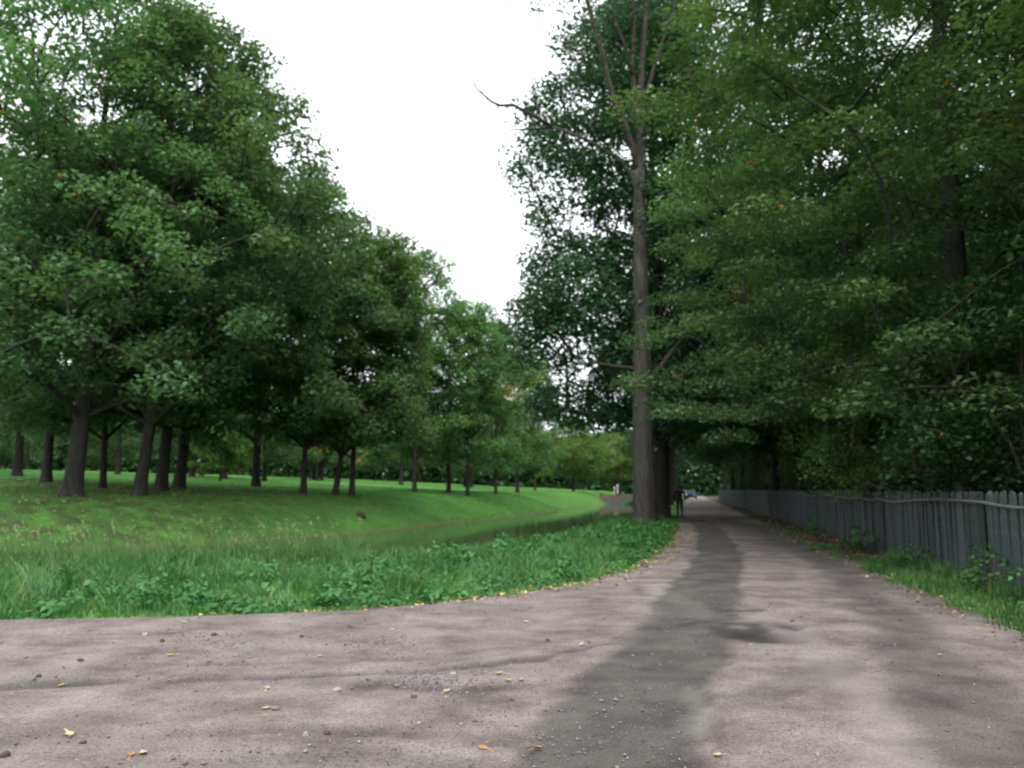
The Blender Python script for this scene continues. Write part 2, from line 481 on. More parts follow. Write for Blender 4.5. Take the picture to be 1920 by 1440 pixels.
out = N('ShaderNodeOutputMaterial'); b = N('ShaderNodeBsdfPrincipled'); geo = N('ShaderNodeNewGeometry')
n1 = N('ShaderNodeTexNoise'); n1.inputs['Scale'].default_value = 1.3; n1.inputs['Detail'].default_value = 8; n1.inputs['Roughness'].default_value = 0.65
n2 = N('ShaderNodeTexNoise'); n2.inputs['Scale'].default_value = 55; n2.inputs['Detail'].default_value = 4; n2.inputs['Roughness'].default_value = 0.7
vo = N('ShaderNodeTexVoronoi'); vo.inputs['Scale'].default_value = 42
r1 = N('ShaderNodeValToRGB'); ramp(r1, [(0.34, (0.090, 0.075, 0.069)), (0.5, (0.152, 0.127, 0.118)), (0.66, (0.206, 0.176, 0.165))])
r2 = N('ShaderNodeValToRGB'); ramp(r2, [(0.32, (0.45, 0.43, 0.42)), (0.5, (1, 1, 1)), (0.68, (1.35, 1.35, 1.35))])
mu = N('ShaderNodeMix'); mu.data_type = 'RGBA'; mu.blend_type = 'MULTIPLY'; mu.inputs[0].default_value = 1
ad = N('ShaderNodeAttribute'); ad.attribute_name = 'damp_shade'
ap = N('ShaderNodeAttribute'); ap.attribute_name = 'pale'
ag = N('ShaderNodeAttribute'); ag.attribute_name = 'gravel'
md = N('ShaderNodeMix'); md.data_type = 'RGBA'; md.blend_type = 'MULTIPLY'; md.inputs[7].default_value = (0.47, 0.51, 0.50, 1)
mpale = N('ShaderNodeMix'); mpale.data_type = 'RGBA'; mpale.inputs[7].default_value = (0.24, 0.213, 0.196, 1)
sc_ = N('ShaderNodeMath'); sc_.operation = 'MULTIPLY'; sc_.inputs[1].default_value = 0.7
mg = N('ShaderNodeMix'); mg.data_type = 'RGBA'
rv = N('ShaderNodeValToRGB'); ramp(rv, [(0.0, (0.07, 0.066, 0.066)), (1.0, (0.22, 0.205, 0.20))])
bp = N('ShaderNodeBump'); bp.inputs['Strength'].default_value = 0.55; bp.inputs['Distance'].default_value = 0.012
for n in (n1, n2, vo): L(geo.outputs['Position'], n.inputs['Vector'])
L(n1.outputs['Fac'], r1.inputs['Fac']); L(n2.outputs['Fac'], r2.inputs['Fac']); L(r1.outputs[0], mu.inputs[6]); L(r2.outputs[0], mu.inputs[7])
L(ap.outputs['Fac'], sc_.inputs[0]); L(sc_.outputs[0], mpale.inputs[0]); L(mu.outputs[2], mpale.inputs[6])
sg = N('ShaderNodeMath'); sg.operation = 'MULTIPLY'; sg.inputs[1].default_value = 0.6
L(vo.outputs['Color'], rv.inputs['Fac']); L(ag.outputs['Fac'], sg.inputs[0]); L(sg.outputs[0], mg.inputs[0]); L(mpale.outputs[2], mg.inputs[6]); L(rv.outputs[0], mg.inputs[7])
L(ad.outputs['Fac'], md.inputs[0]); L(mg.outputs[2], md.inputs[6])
aw_ = N('ShaderNodeAttribute'); aw_.attribute_name = 'wet'
mw = N('ShaderNodeMix'); mw.data_type = 'RGBA'; mw.blend_type = 'MULTIPLY'; mw.inputs[7].default_value = (0.42, 0.44, 0.46, 1)
L(aw_.outputs['Fac'], mw.inputs[0]); L(md.outputs[2], mw.inputs[6]); L(mw.outputs[2], b.inputs['Base Color']); L(n2.outputs['Fac'], bp.inputs['Height']); L(bp.outputs[0], b.inputs['Normal'])
b.inputs['Roughness'].default_value = 0.92; b.inputs['Specular IOR Level'].default_value = 0.15
L(b.outputs[0], out.inputs['Surface'])
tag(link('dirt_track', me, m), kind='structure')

# ------------------------------------------------------------------ leaves and trees
def leafquads(C, Nrm, size, rng, aspect=0.62, fold=0.18, rounded=False):
    """kite shaped leaves folded at the midrib; C (n,3) centres, Nrm (n,3) normals, size (n,)"""
    n = len(C)
    Nrm = Nrm / (np.linalg.norm(Nrm, axis=1, keepdims=True) + 1e-9)
    a = rng.normal(size=(n, 3))
    a = a - Nrm * (a * Nrm).sum(1, keepdims=True)
    a /= np.linalg.norm(a, axis=1, keepdims=True) + 1e-9
    b = np.cross(Nrm, a)
    s = size[:, None]
    if rounded:
        V = np.empty((n, 6, 3), dtype=np.float32)
        hb = b * s * aspect * 0.5
        V[:, 0] = C - a * s * 0.48
        V[:, 1] = C - a * s * 0.26 + hb * 0.95 + Nrm * s * fold * .8
        V[:, 2] = C + a * s * 0.14 + hb * 0.80 + Nrm * s * fold * .6
        V[:, 3] = C + a * s * 0.52 - Nrm * s * 0.12
        V[:, 4] = C + a * s * 0.14 - hb * 0.80 + Nrm * s * fold * .6
        V[:, 5] = C - a * s * 0.26 - hb * 0.95 + Nrm * s * fold * .8
        k6 = np.arange(n, dtype=np.int32)[:, None] * 6
        Fc = np.stack([k6 + np.array([0, 3, 2, 1], dtype=np.int32), k6 + np.array([0, 5, 4, 3], dtype=np.int32)], 1).reshape(-1, 4)
        return V.reshape(-1, 3), Fc
    V = np.empty((n, 4, 3), dtype=np.float32)
    V[:, 0] = C - a * s * 0.5
    V[:, 1] = C - a * s * 0.05 + b * s * aspect * 0.5 + Nrm * s * fold
    V[:, 2] = C + a * s * 0.5 - Nrm * s * 0.1
    V[:, 3] = C - a * s * 0.05 - b * s * aspect * 0.5 + Nrm * s * fold
    return V.reshape(-1, 3), np.arange(n * 4, dtype=np.int32).reshape(n, 4)

def prof_round(t): return math.sin(math.pi * min(1, (t * 0.86 + 0.16))) ** 0.6
def prof_tall(t): return (0.80 + 0.55 * t) if t < 0.35 else max(0.12, (1 - ((t - 0.35) / 0.68) ** 2.2)) ** 0.7
def prof_dome(t): return (0.85 + 0.15 * t / 0.25) if t < 0.25 else max(0.05, 1 - ((t - 0.25) / 0.77) ** 2) ** 0.55
def prof_b(t): return float(np.interp(t, [0, .1, .25, .6, .87, 1.0], [.75, .95, 1.0, .86, .66, .30]))
def prof_bush(t): return max(0.1, 1 - (t * 0.97) ** 2) ** 0.5

def make_tree(seed, Ht, Rad, base, prof, ncl, lpc, lsize, trad, clr=1.1, lean=(0, 0), yellow=0.01, flat=0.55, spread=0.36, up=0.7, rounded=False, drop=0.0, lumpy=1.0, brk=1.0):
    """returns (trunk mesh, crown mesh) in local coordinates, foot at the origin"""
    py = random.Random(seed); rng = np.random.default_rng(seed)
    top = Ht * 0.9
    ph = [py.random() * 6.28 for _ in range(6)]
    def axis_at(z):
        t = z / Ht
        return Vector((lean[0] * z + 0.25 * math.sin(t * 5 + ph[0]) * t * Rad * .18, lean[1] * z + 0.25 * math.sin(t * 4 + ph[1]) * t * Rad * .18, z))
    def trunk_r(z):
        return max(min(0.03, trad * .3), trad * (1 - 0.92 * min(1.0, z / top)) ** 0.85)
    # clump centres
    cl = []; tries = 0; sep = clr * 0.8
    while len(cl) < ncl and tries < ncl * 40:
        tries += 1
        t = py.random() ** 0.9
        z = base + (Ht - base) * t
        an = py.random() * 2 * math.pi
        lump = 1 + lumpy * (0.16 * math.sin(2 * an + ph[2] + t * 4) + 0.13 * math.sin(3 * an + ph[3] - t * 7) + 0.10 * math.sin(5 * an + ph[4] + t * 11))
        rm = Rad * prof(t) * lump
        rr = rm * py.random() ** spread
        c = axis_at(z) + Vector((math.cos(an) * rr, math.sin(an) * rr, -drop * rr))
        if c.z < 0.5 * base and base > 1: continue
        if any((c - q).length_squared < sep * sep for q in cl):
            if tries % 7: continue
        cl.append(c)
    # skeleton
    npts = 14
    tp = [axis_at(top * i / (npts - 1)) for i in range(npts)]
    nodes = [(p, i, True) for i, p in enumerate(tp) if p.z > base * 0.55]
    NP = np.array([n[0] for n in nodes]); paths = []; owner = [-1] * len(nodes); cnt = []
    order = sorted(range(len(cl)), key=lambda i: (cl[i] - axis_at(cl[i].z)).length + py.random())
    for i in order:
        c = cl[i]
        d = NP - np.array(c)
        dist = np.linalg.norm(d, axis=1); hor = np.hypot(d[:, 0], d[:, 1])
        cost = dist + 1.6 * np.maximum(0, d[:, 2] + 0.45 * hor)
        j = int(np.argmin(cost))
        p0 = Vector(NP[j])
        mid = p0.lerp(c, 0.5) + Vector((py.uniform(-.15, .15), py.uniform(-.15, .15), 0.10)) * (c - p0).length
        P = []
        for k in range(5):
            q = k / 4
            P.append(p0 * (1 - q) ** 2 + mid * 2 * q * (1 - q) + c * q * q)
        paths.append((P, owner[j])); cnt.append(1)
        pi = len(paths) - 1
        o = owner[j]
        while o >= 0: cnt[o] += 1; o = paths[o][1]
        NP = np.vstack([NP, np.array([P[2], P[3], P[4]])])
        owner += [pi, pi, pi]
    bag = Bag()
    # trunk with root flare
    zs = [-0.25, 0.0, 0.15, 0.4, 0.9] + [1.6 + (top - 1.6) * i / 9 for i in range(10)] if top > 3 else [-.05, 0, top * .3, top * .6, top]
    bag.add(tube([axis_at(z) if z > 0 else axis_at(0) + Vector((0, 0, z)) for z in zs],
                 [trunk_r(max(z, 0)) * (1 + 0.45 * math.exp(-max(z, 0) / 0.45)) for z in zs], 12, True, 0.07, py))
    for (P, o), n in zip(paths, cnt):
        r0 = min(brk * (0.028 * n ** 0.5 + 0.012), trunk_r(min(P[0].z, top * .95)) * 0.75 + 0.02) * (Rad / 7) ** 0.3
        r1 = max(0.012, r0 * 0.55)
        rr_ = [r0 + (r1 - r0) * k / 4 for k in range(5)]
        if n < 3: bag.add(tube([P[0], P[2], P[4]], [rr_[0], rr_[2], rr_[4]], 4, False))
        else: bag.add(tube(P, rr_, 5 if n < 8 else 7, False))
    tm = bag.mesh('trunk', True)
    # leaves
    n = len(cl)
    Cc = np.array(cl); cr = clr * rng.uniform(0.7, 1.25, n)
    crnd = rng.uniform(0, 1, n); cy = rng.random(n) < yellow
    k = rng.poisson(lpc * (cr / clr) ** 2)
    idx = np.repeat(np.arange(n), k)
    m_ = len(idx)
    D = rng.normal(size=(m_, 3)); D /= np.linalg.norm(D, axis=1, keepdims=True)
    rr = rng.random(m_) ** 0.45
    D[:, 2] = D[:, 2] * flat
    pos = Cc[idx] + D * (rr * cr[idx])[:, None]
    pos[:, 2] -= 0.25 * np.hypot(D[:, 0], D[:, 1]) * rr * cr[idx]
    nr = rng.normal(size=(m_, 3)) * 0.55 + D * 0.35
    nr[:, 2] = np.abs(nr[:, 2]) * 0.6 + up
    sz = lsize * rng.uniform(0.65, 1.3, m_)
    rn = np.clip(crnd[idx] * 0.58 + rng.random(m_) * 0.30, 0, 0.88)
    rn = np.where(cy[idx] & (rng.random(m_) < 0.75), rng.uniform(0.9, 0.99, m_), rn)
    rn = np.where(rng.random(m_) < 0.003, rng.uniform(0.93, 1, m_), rn)
    LV, LF = leafquads(pos, nr, sz, rng, 0.85 if rounded else 0.62, 0.12 if rounded else 0.18, rounded)
    return tm, npmesh('crown', LV, LF, np.repeat(rn, 2) if rounded else rn)

def put_tree(name, meshes, loc, mats, label, cat='tree', group=None, rz=0.0, sc=1.0, zoff=0.0):
    e = empty(name, (loc[0], loc[1], (loc[2] if len(loc) > 2 else H(loc[0], loc[1])) + zoff), rz)
    e.scale = (sc, sc, sc)
    tag(e, label, cat, group)
    tm, cm = meshes
    link('trunk', tm, mats[0], e)
    link('crown', cm, mats[1], e)
    return e

def foot(px, Y): return ((px - 960) / F * Y * 0.9975, Y)

OAKM = (M['bark'], M['oak']); BANKM = (M['bark_brown'], M['oak2'])

# --- great oaks on the far bank
put_tree('oak_tree', make_tree(1, 27, 10.0, 5.4, prof_dome, 320, 190, 0.27, 0.43, 1.4, (0.045, 0.0), 0.004, drop=0.18, spread=0.3), foot(140, 40), OAKM, 'massive oak with the thickest dark trunk, leftmost at the bank edge', 'tree', rz=1.0)
put_tree('oak_tree', make_tree(2, 25.5, 8.4, 5.6, prof_dome, 290, 190, 0.27, 0.31, 1.35, (0.09, 0.02), 0.003, drop=0.2, spread=0.3), foot(265, 42), OAKM, 'tall oak with dark trunk leaning right at the bank edge', 'tree')
put_tree('oak_tree', make_tree(3, 24, 7.0, 6.2, prof_dome, 180, 170, 0.29, 0.34, 1.4, (0.05, 0), 0.003, drop=.15), foot(305, 48), OAKM, 'oak with a crooked low side branch just behind the leaning trunk', 'tree')
put_tree('oak_tree', make_tree(4, 25, 7.5, 6.0, prof_dome, 170, 160, 0.30, 0.38, 1.5, (0.06, 0), 0.01, drop=.15), foot(338, 56), (M['bark_brown'], M['oak']), 'brown trunked oak right behind the one with the crooked branch', 'tree')
O5 = make_tree(5, 23, 7.0, 3.6, prof_round, 150, 150, 0.30, 0.30, 1.45, (0.02, 0.01), 0.01)
O6 = make_tree(6, 20, 5.6, 4.0, prof_dome, 150, 180, 0.27, 0.18, 1.25, (0.03, 0.0), 0.01, drop=.2)
O7 = make_tree(7, 24, 5.6, 3.6, prof_tall, 150, 160, 0.30, 0.21, 1.35, (0.0, 0.01), 0.012)
O8 = make_tree(8, 21, 5.2, 3.4, prof_dome, 130, 150, 0.31, 0.22, 1.35, (0.01, 0.0), 0.03)
put_tree('park_tree', O5, foot(90, 55), OAKM, 'dark straight trunk left of the massive oak', rz=2.1, sc=1.05)
put_tree('park_tree', O6, foot(197, 50), OAKM, 'slim dark trunk between the massive oak and the leaning oak', rz=4.0, sc=1.05)
put_tree('park_tree', O5, foot(35, 70), OAKM, 'trunk at the far left edge of the lawn', rz=0.4, sc=1.1)
put_tree('park_tree', O5, foot(482, 70), OAKM, 'stout short trunk under a drooping crown, standing alone mid lawn', rz=5.2, sc=1.12)
put_tree('park_tree', O6, foot(571, 52), BANKM, 'thin straight trunk near the bank edge with a full green crown', rz=1.4, sc=1.02)
put_tree('park_tree', make_tree(16, 18, 5.0, 3.6, prof_dome, 140, 180, 0.27, 0.20, 1.25, (0.14, 0), 0.004), foot(630, 56), BANKM, 'left one of two slanting trunks that meet in one crown', rz=0.0)
put_tree('park_tree', make_tree(17, 17.5, 4.8, 3.8, prof_dome, 130, 180, 0.27, 0.19, 1.25, (0.03, 0), 0.004), foot(661, 56.6), BANKM, 'upright right one of two trunks that meet in one crown', rz=0.0)
put_tree('park_tree', O7, foot(778, 75), BANKM, 'tall yellowish green tree with slender trunk on the bank', rz=0.2, sc=0.93)
put_tree('park_tree', O8, foot(842, 80), BANKM, 'pale thin trunk just right of the tall yellowish tree', rz=3.3, sc=0.92)
put_tree('park_tree', O8, foot(877, 78), BANKM, 'dark trunk beside a pale thin trunk on the open bank', rz=0.7, sc=0.88)
put_tree('park_tree', O7, foot(930, 91), BANKM, 'slightly leaning grey trunk at the sunlit end of the bank', rz=2.6, sc=0.80)
put_tree('park_tree', O8, foot(970, 108), BANKM, 'tree past the leaning grey trunk where the bank curves away', rz=4.6, sc=1.0)
put_tree('park_tree', O7, foot(1003, 128), BANKM, 'narrow dark tree beyond the curve of the bank', rz=1.1, sc=0.86)
P1 = make_tree(31, 13.5, 7.0, 3.0, prof_round, 140, 110, 0.36, 0.28, 1.5, (0, 0), 0.012)
put_tree('pale_tree', P1, (at(1075, 918, 150).x, 150, 1.0), (M['bark_brown'], M['pale']), 'low spreading yellow green tree at the end of the canal', rz=0.3, sc=1.0)
put_tree('pale_tree', P1, (at(1160, 918, 172).x, 172, 0.6), (M['bark_brown'], M['oak2']), 'green tree behind the small bridge', rz=2.3, sc=1.05)
put_tree('young_tree', make_tree(32, 6.0, 3.2, 1.2, prof_round, 60, 90, 0.30, 0.10, 0.9, (0, 0), 0.02), foot(415, 88), (M['bark'], M['pale']), 'bright yellow green young tree glimpsed between dark trunks', rz=0.3)

# --- crooked branch of the third oak: a part of its own
crook = [t for t in COL.objects if t.name.startswith('oak_tree') and t['label'].startswith('oak with a crooked')][0]
def local_path(obj, pix, Y): return [at(x, y, Y) - Vector(obj.location) for x, y in pix]
bg_ = Bag()
bg_.add(tube(local_path(crook, [(308, 800), (290, 780), (255, 773), (225, 775), (202, 768), (196, 750)], 47.6), [.17, .16, .13, .11, .09, .04], 7))
bg_.add(tube(local_path(crook, [(306, 788), (325, 796), (348, 799), (370, 799), (376, 785), (383, 768)], 47.5), [.17, .16, .14, .17, .13, .06], 7))
link('branch', bg_.mesh('branch', True), M['bark'], crook)

# --- trees further back on the lawn
rnd = random.Random(77)
PB = [make_tree(41, 20, 6.0, 3.6, prof_dome, 100, 90, 0.46, 0.30, 1.6, (0.01, 0), 0.02), make_tree(42, 22, 5.6, 4.0, prof_round, 100, 90, 0.46, 0.28, 1.6, (-.01, 0), 0.02), make_tree(43, 17, 6.2, 2.6, prof_round, 100, 90, 0.46, 0.26, 1.6, (0, .01), 0.015)]
placed = [(o.location.x, o.location.y) for o in COL.objects if o.get('category') == 'tree']
tries = 0; nb = 0
while nb < 36 and tries < 6000:
    tries += 1
    y = rnd.uniform(78, 190)
    x = rnd.uniform(-0.70 * y - 8, 0.12 * y - 4)
    b_, s_ = pdist(np.array([x]), np.array([y]), FAR)
    if b_[0] * s_[0] < 14 + 0.05 * y: continue
    if any((x - p) ** 2 + (y - q) ** 2 < (6.5 if y < 130 else 5.0) ** 2 for p, q in placed): continue
    placed.append((x, y)); nb += 1
    put_tree('lawn_tree', PB[nb % 3], (x, y), (M['bark'] if nb % 3 else M['bark_brown'], M['oak'] if nb % 4 else M['oak2']),
             'one of the many trees standing far back across the lawn', group='trees far back across the lawn', rz=rnd.uniform(0, 6.28), sc=rnd.uniform(0.85, 1.15))

# each far tree is named by the gap between nearer trunks in which it shows
MARK = [(35, 'far left trunk'), (90, 'dark straight trunk'), (140, 'massive oak'), (197, 'slim dark trunk'), (265, 'right leaning oak'), (338, 'brown trunked oak'), (482, 'lone stout trunk'), (571, 'thin straight trunk'), (645, 'two meeting trunks'), (778, 'tall yellowish tree'), (877, 'dark bank trunk'), (930, 'leaning grey trunk'), (1003, 'narrow dark tree')]
gaps = {}
for o in COL.objects:
    if o.name.startswith('lawn_tree'):
        pxl = 960 + F * o.location.x / o.location.y
        gaps.setdefault(sum(pxl > m_[0] for m_ in MARK), []).append(o)
RANK = ['nearest', 'second nearest', 'third nearest', 'fourth nearest', 'fifth nearest', 'sixth nearest', 'seventh nearest', 'eighth nearest', 'ninth nearest', 'tenth nearest', 'eleventh nearest', 'twelfth nearest']
for g_, lst in gaps.items():
    lst.sort(key=lambda o: o.location.y)
    for i, o in enumerate(lst):
        where = 'left of the ' + MARK[0][1] if g_ == 0 else ('right of the ' + MARK[-1][1] if g_ == len(MARK) else 'between the %s and the %s' % (MARK[g_ - 1][1], MARK[g_][1]))
        o['label'] = 'far lawn tree %s%s' % (where, '' if len(lst) == 1 else ', ' + RANK[min(i, 11)])

# --- distant wood closing the view: reads as one mass
def leaf_mass(name, pts_fn, n, size, mat, seed, label, cat, up=0.5):
    rng = np.random.default_rng(seed)
    pos = pts_fn(rng, n)
    nr = rng.normal(size=(len(pos), 3)); nr[:, 2] = np.abs(nr[:, 2]) + up
    LV, LF = leafquads(pos, nr, size * rng.uniform(.6, 1.4, len(pos)), rng)
    cell = vnoise(pos[:, 0] * .3, pos[:, 2] * .4 + pos[:, 1] * .2, seed)
    me = npmesh(name, LV, LF, np.clip(cell * .5 + rng.random(len(pos)) * .35, 0, .88))
    return tag(link(name, me, mat), label, cat, kind='stuff')
def far_pts(rng, n):
    x = rng.uniform(-220, 150, n); y = 205 + rng.uniform(0, 14, n) + 0.02 * np.abs(x)
    top = 9 + 9 * fbm(x * .06, x * 0, 3) + 4 * fbm(x * .3, x * 0, 8)
    z = top * rng.random(n) ** 1.35
    gap = vnoise(x * .5, z * .5, 12) > -1
    base = height(x, y)
    return np.stack([x, y, base + z], 1)[gap]
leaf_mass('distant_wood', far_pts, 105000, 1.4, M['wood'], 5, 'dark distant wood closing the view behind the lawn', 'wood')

# --- avenue strip between canal and track
BT = make_tree(51, 30, 8.6, 5.0, prof_b, 560, 180, 0.27, 0.39, 1.4, (0.0, 0), 0.004, flat=0.65, lumpy=0.35, spread=0.5)
put_tree('avenue_tree', BT, (8.15, 45.5), (M['bark'], M['dark']), 'huge dark green tree right behind the pale bare trunk', rz=0.6)
S1 = make_tree(52, 27, 6.0, 6.0, prof_tall, 170, 130, 0.36, 0.42, 1.5, (0, 0), 0.01)
for i, (d, lab) in enumerate(((68, 'first avenue tree seen past the walking person, left of the track'), (86, 'second avenue tree past the walking person, left of the track'), (106, 'third avenue tree past the walking person, left of the track'), (130, 'avenue tree beside the bridge end, left of the track'))):
    put_tree('avenue_tree', S1, (0.21 * d - 1.9, d), (M['bark'], M['dark'] if i % 2 == 0 else M['wood']), lab, rz=1.3 * i + .2, sc=0.95 - 0.04 * i)

# --- pale bare tree
DB = 38.5
bx, by = at(1209, 978, DB).x, DB
bare = tag(empty('bare_tree', (bx, by, 0)), 'tall pale grey trunk with dead bare branches beside the track', 'tree')
O_ = Vector((bx, by, 0))
def pth(pix, Y=DB, dy=None): return [at(x, y, Y + (dy[i] if dy else 0)) - O_ for i, (x, y) in enumerate(pix)]
pr = random.Random(4)
tp = [Vector((0, 0, -.3)), Vector((0, 0, 0.05)), Vector((0, 0, .45))] + pth([(1208, 930), (1206, 840), (1205, 740), (1203, 640), (1201, 540), (1200, 440), (1199, 360), (1198, 300), (1199, 250), (1200, 205)])
tr_ = [.66, .60, .55, .51, .47, .44, .40, .36, .32, .285, .26, .23, .20]
# resample for a bark-like uneven outline
P2 = []; R2 = []
for i in range(len(tp) - 1):
    for k in range(4):
        q = k / 4; P2.append(tp[i].lerp(tp[i + 1], q) + Vector((pr.uniform(-.012, .012), pr.uniform(-.012, .012), 0))); R2.append((tr_[i] + (tr_[i + 1] - tr_[i]) * q) * pr.uniform(.975, 1.03))
P2.append(tp[-1]); R2.append(tr_[-1])
bagt = Bag(); bagt.add(tube(P2, R2, 20, True, 0.05, pr))
for (x, y, r) in ((1187, 620, .10), (1217, 655, .12), (1190, 452, .11), (1212, 560, .09), (1230, 845, .13)):   # knots
    c = at(x, y, DB - .15) - O_; bagt.add(tube([c + Vector((0, 0, -.12)), c, c + Vector((0, 0, .14))], [r * .5, r, r * .4], 7))
link('trunk', bagt.mesh('trunk', True), M['bark_grey'], bare)
limbs = [
    ([(1198, 330), (1190, 285), (1172, 235), (1152, 190), (1140, 150), (1128, 95), (1112, 40), (1096, -20), (1080, -90), (1066, -170)], [.20, .19, .18, .165, .15, .135, .12, .10, .075, .04]),
    ([(1199, 225), (1190, 175), (1184, 130), (1188, 80), (1190, 30), (1186, -40), (1190, -150)], [.15, .135, .12, .10, .085, .065, .03]),
    ([(1186, 140), (1170, 80), (1150, 30), (1135, -30)], [.09, .075, .06, .03]),
    ([(1200, 210), (1202, 150), (1206, 90), (1210, 30), (1214, -40), (1220, -140)], [.17, .15, .13, .115, .09, .04]),
    ([(1201, 215), (1213, 170), (1228, 120), (1244, 70), (1262, 20), (1275, -40)], [.11, .10, .085, .07, .05, .02]),
    ([(1196, 370), (1186, 330), (1165, 300), (1140, 285), (1100, 262), (1060, 246), (1035, 238)], [.12, .115, .10, .09, .085, .08, .07]),
    ([(1200, 460), (1180, 440), (1150, 430), (1120, 432)], [.06, .045, .03, .015]),
    ([(1218, 710), (1238, 690), (1255, 665), (1275, 640), (1292, 628)], [.16, .14, .11, .08, .04]),
    ([(1200, 700), (1182, 690), (1150, 686), (1110, 680), (1070, 684)], [.10, .09, .07, .05, .02]),
    ([(1214, 600), (1240, 610), (1262, 640), (1272, 665)], [.06, .045, .03, .015]),
]
for i, (pix, rad) in enumerate(limbs):
    dy = [0.18 * k * (1 if i % 2 else -1) for k in range(len(pix))]
    bb = Bag(); bb.add(tube(pth(pix, DB, dy), rad, 8, True, 0.06, pr))
    br = link('branch', bb.mesh('branch', True), M['bark_grey'] if i not in (0, 1, 2, 3, 4, 7, 8) else M['bark_brown'], bare)
    if i == 5:
        y5 = DB + dy[-1]
        for pix2, rad2 in (([(1035, 238), (1010, 222), (985, 208), (960, 200), (940, 197), (922, 186), (908, 176), (895, 165), (886, 152)], [.07, .062, .055, .05, .045, .04, .032, .022, .012]),
                           ([(1035, 238), (1010, 239), (985, 244), (962, 247), (946, 252)], [.045, .035, .028, .022, .012]),
                           ([(930, 193), (938, 212), (944, 228), (948, 240)], [.025, .018, .014, .008]),
                           ([(905, 175), (899, 166), (892, 160), (888, 150)], [.018, .014, .01, .006]),
                           ([(985, 208), (975, 200), (968, 190), (964, 186)], [.02, .015, .01, .006]),
                           ([(962, 201), (955, 192), (950, 186)], [.02, .014, .006]), ([(1000, 216), (996, 226), (990, 234), (988, 242)], [.02, .015, .01, .006]), ([(915, 181), (912, 194), (908, 206)], [.016, .012, .006]), ([(975, 246), (968, 258), (966, 268)], [.018, .012, .006]), ([(950, 251), (940, 256), (930, 254)], [.014, .01, .006])):
            b3 = Bag(); b3.add(tube([p + Vector((pr.uniform(-.07, .07), pr.uniform(-.1, .1), pr.uniform(-.11, .11))) if 0 < i3 < len(pix2) - 1 else p for i3, p in enumerate(pth(pix2, y5))], [r * 1.45 + .006 for r in rad2], 6)); link('twig', b3.mesh('twig', True), M['bark'], br)
# sparse leaves on the upper limbs
rng = np.random.default_rng(9)
tips = []
for pix, rad in limbs[:5]:
    for p in pth(pix, DB)[3:]:
        for _ in range(6): tips.append(np.array(p) + rng.normal(size=3) * np.array([1.6, 1.6, 1.2]))
tips = np.array(tips)
idx = np.repeat(np.arange(len(tips)), 55)
pos = tips[idx] + rng.normal(size=(len(idx), 3)) * 0.42
nr = rng.normal(size=(len(idx), 3)); nr[:, 2] = np.abs(nr[:, 2]) + .3
LV, LF = leafquads(pos, nr, rng.uniform(.12, .24, len(idx)), rng)
link('crown', npmesh('crown', LV, LF, rng.uniform(0, .6, len(idx))), M['dark'], bare)

# --- wood on the right behind the fence
def off(d, k): return (0.21 * d + k, d)
N1 = make_tree(61, 21, 7.2, 4.0, prof_dome, 430, 270, 0.14, 0.34, 1.0, (0, 0), 0.006, flat=0.30, up=1.0, drop=0.12, brk=0.36)
N2 = make_tree(62, 22, 7.0, 4.6, prof_dome, 360, 240, 0.15, 0.30, 1.05, (-0.015, 0), 0.006, flat=0.34, up=1.0, drop=0.12, brk=0.36)
W1 = make_tree(63, 22, 6.2, 5.0, prof_dome, 170, 130, 0.29, 0.30, 1.4, (0, 0), 0.006, brk=.55)
W2 = make_tree(64, 23, 6.4, 4.2, prof_round, 170, 130, 0.29, 0.28, 1.4, (0.01, 0), 0.008, brk=.55)
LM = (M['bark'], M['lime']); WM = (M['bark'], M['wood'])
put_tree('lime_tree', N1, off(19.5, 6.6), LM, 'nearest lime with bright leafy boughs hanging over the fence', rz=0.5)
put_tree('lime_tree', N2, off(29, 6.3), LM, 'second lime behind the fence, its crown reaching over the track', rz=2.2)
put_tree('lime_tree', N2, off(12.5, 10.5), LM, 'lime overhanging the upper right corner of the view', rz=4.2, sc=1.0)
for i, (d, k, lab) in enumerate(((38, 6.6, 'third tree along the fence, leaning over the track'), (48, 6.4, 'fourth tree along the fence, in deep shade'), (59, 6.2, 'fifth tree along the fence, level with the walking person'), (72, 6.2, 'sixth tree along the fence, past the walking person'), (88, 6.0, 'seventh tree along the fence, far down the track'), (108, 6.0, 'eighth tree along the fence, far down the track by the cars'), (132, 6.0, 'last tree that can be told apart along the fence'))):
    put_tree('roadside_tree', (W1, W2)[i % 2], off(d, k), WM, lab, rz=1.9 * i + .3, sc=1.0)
rnd = random.Random(5)
nw = 0; tries = 0
pw = [(o.location.x, o.location.y) for o in COL.objects if o.name.startswith(('lime_tree', 'roadside_tree'))]
while nw < 30 and tries < 5000:
    tries += 1
    d = 5 + 140 * rnd.random() ** 1.4; k = rnd.uniform(10, 40)
    x, y = off(d, k)
    if any((x - p) ** 2 + (y - q) ** 2 < 5.2 ** 2 for p, q in pw): continue
    pw.append((x, y)); nw += 1
    put_tree('wood_tree', (W1, W2)[nw % 2], (x, y), WM, 'one of the trees deep in the dark wood behind the fence', group='trees deep in the wood behind the fence', rz=rnd.uniform(0, 6.28), sc=rnd.uniform(.85, 1.1))
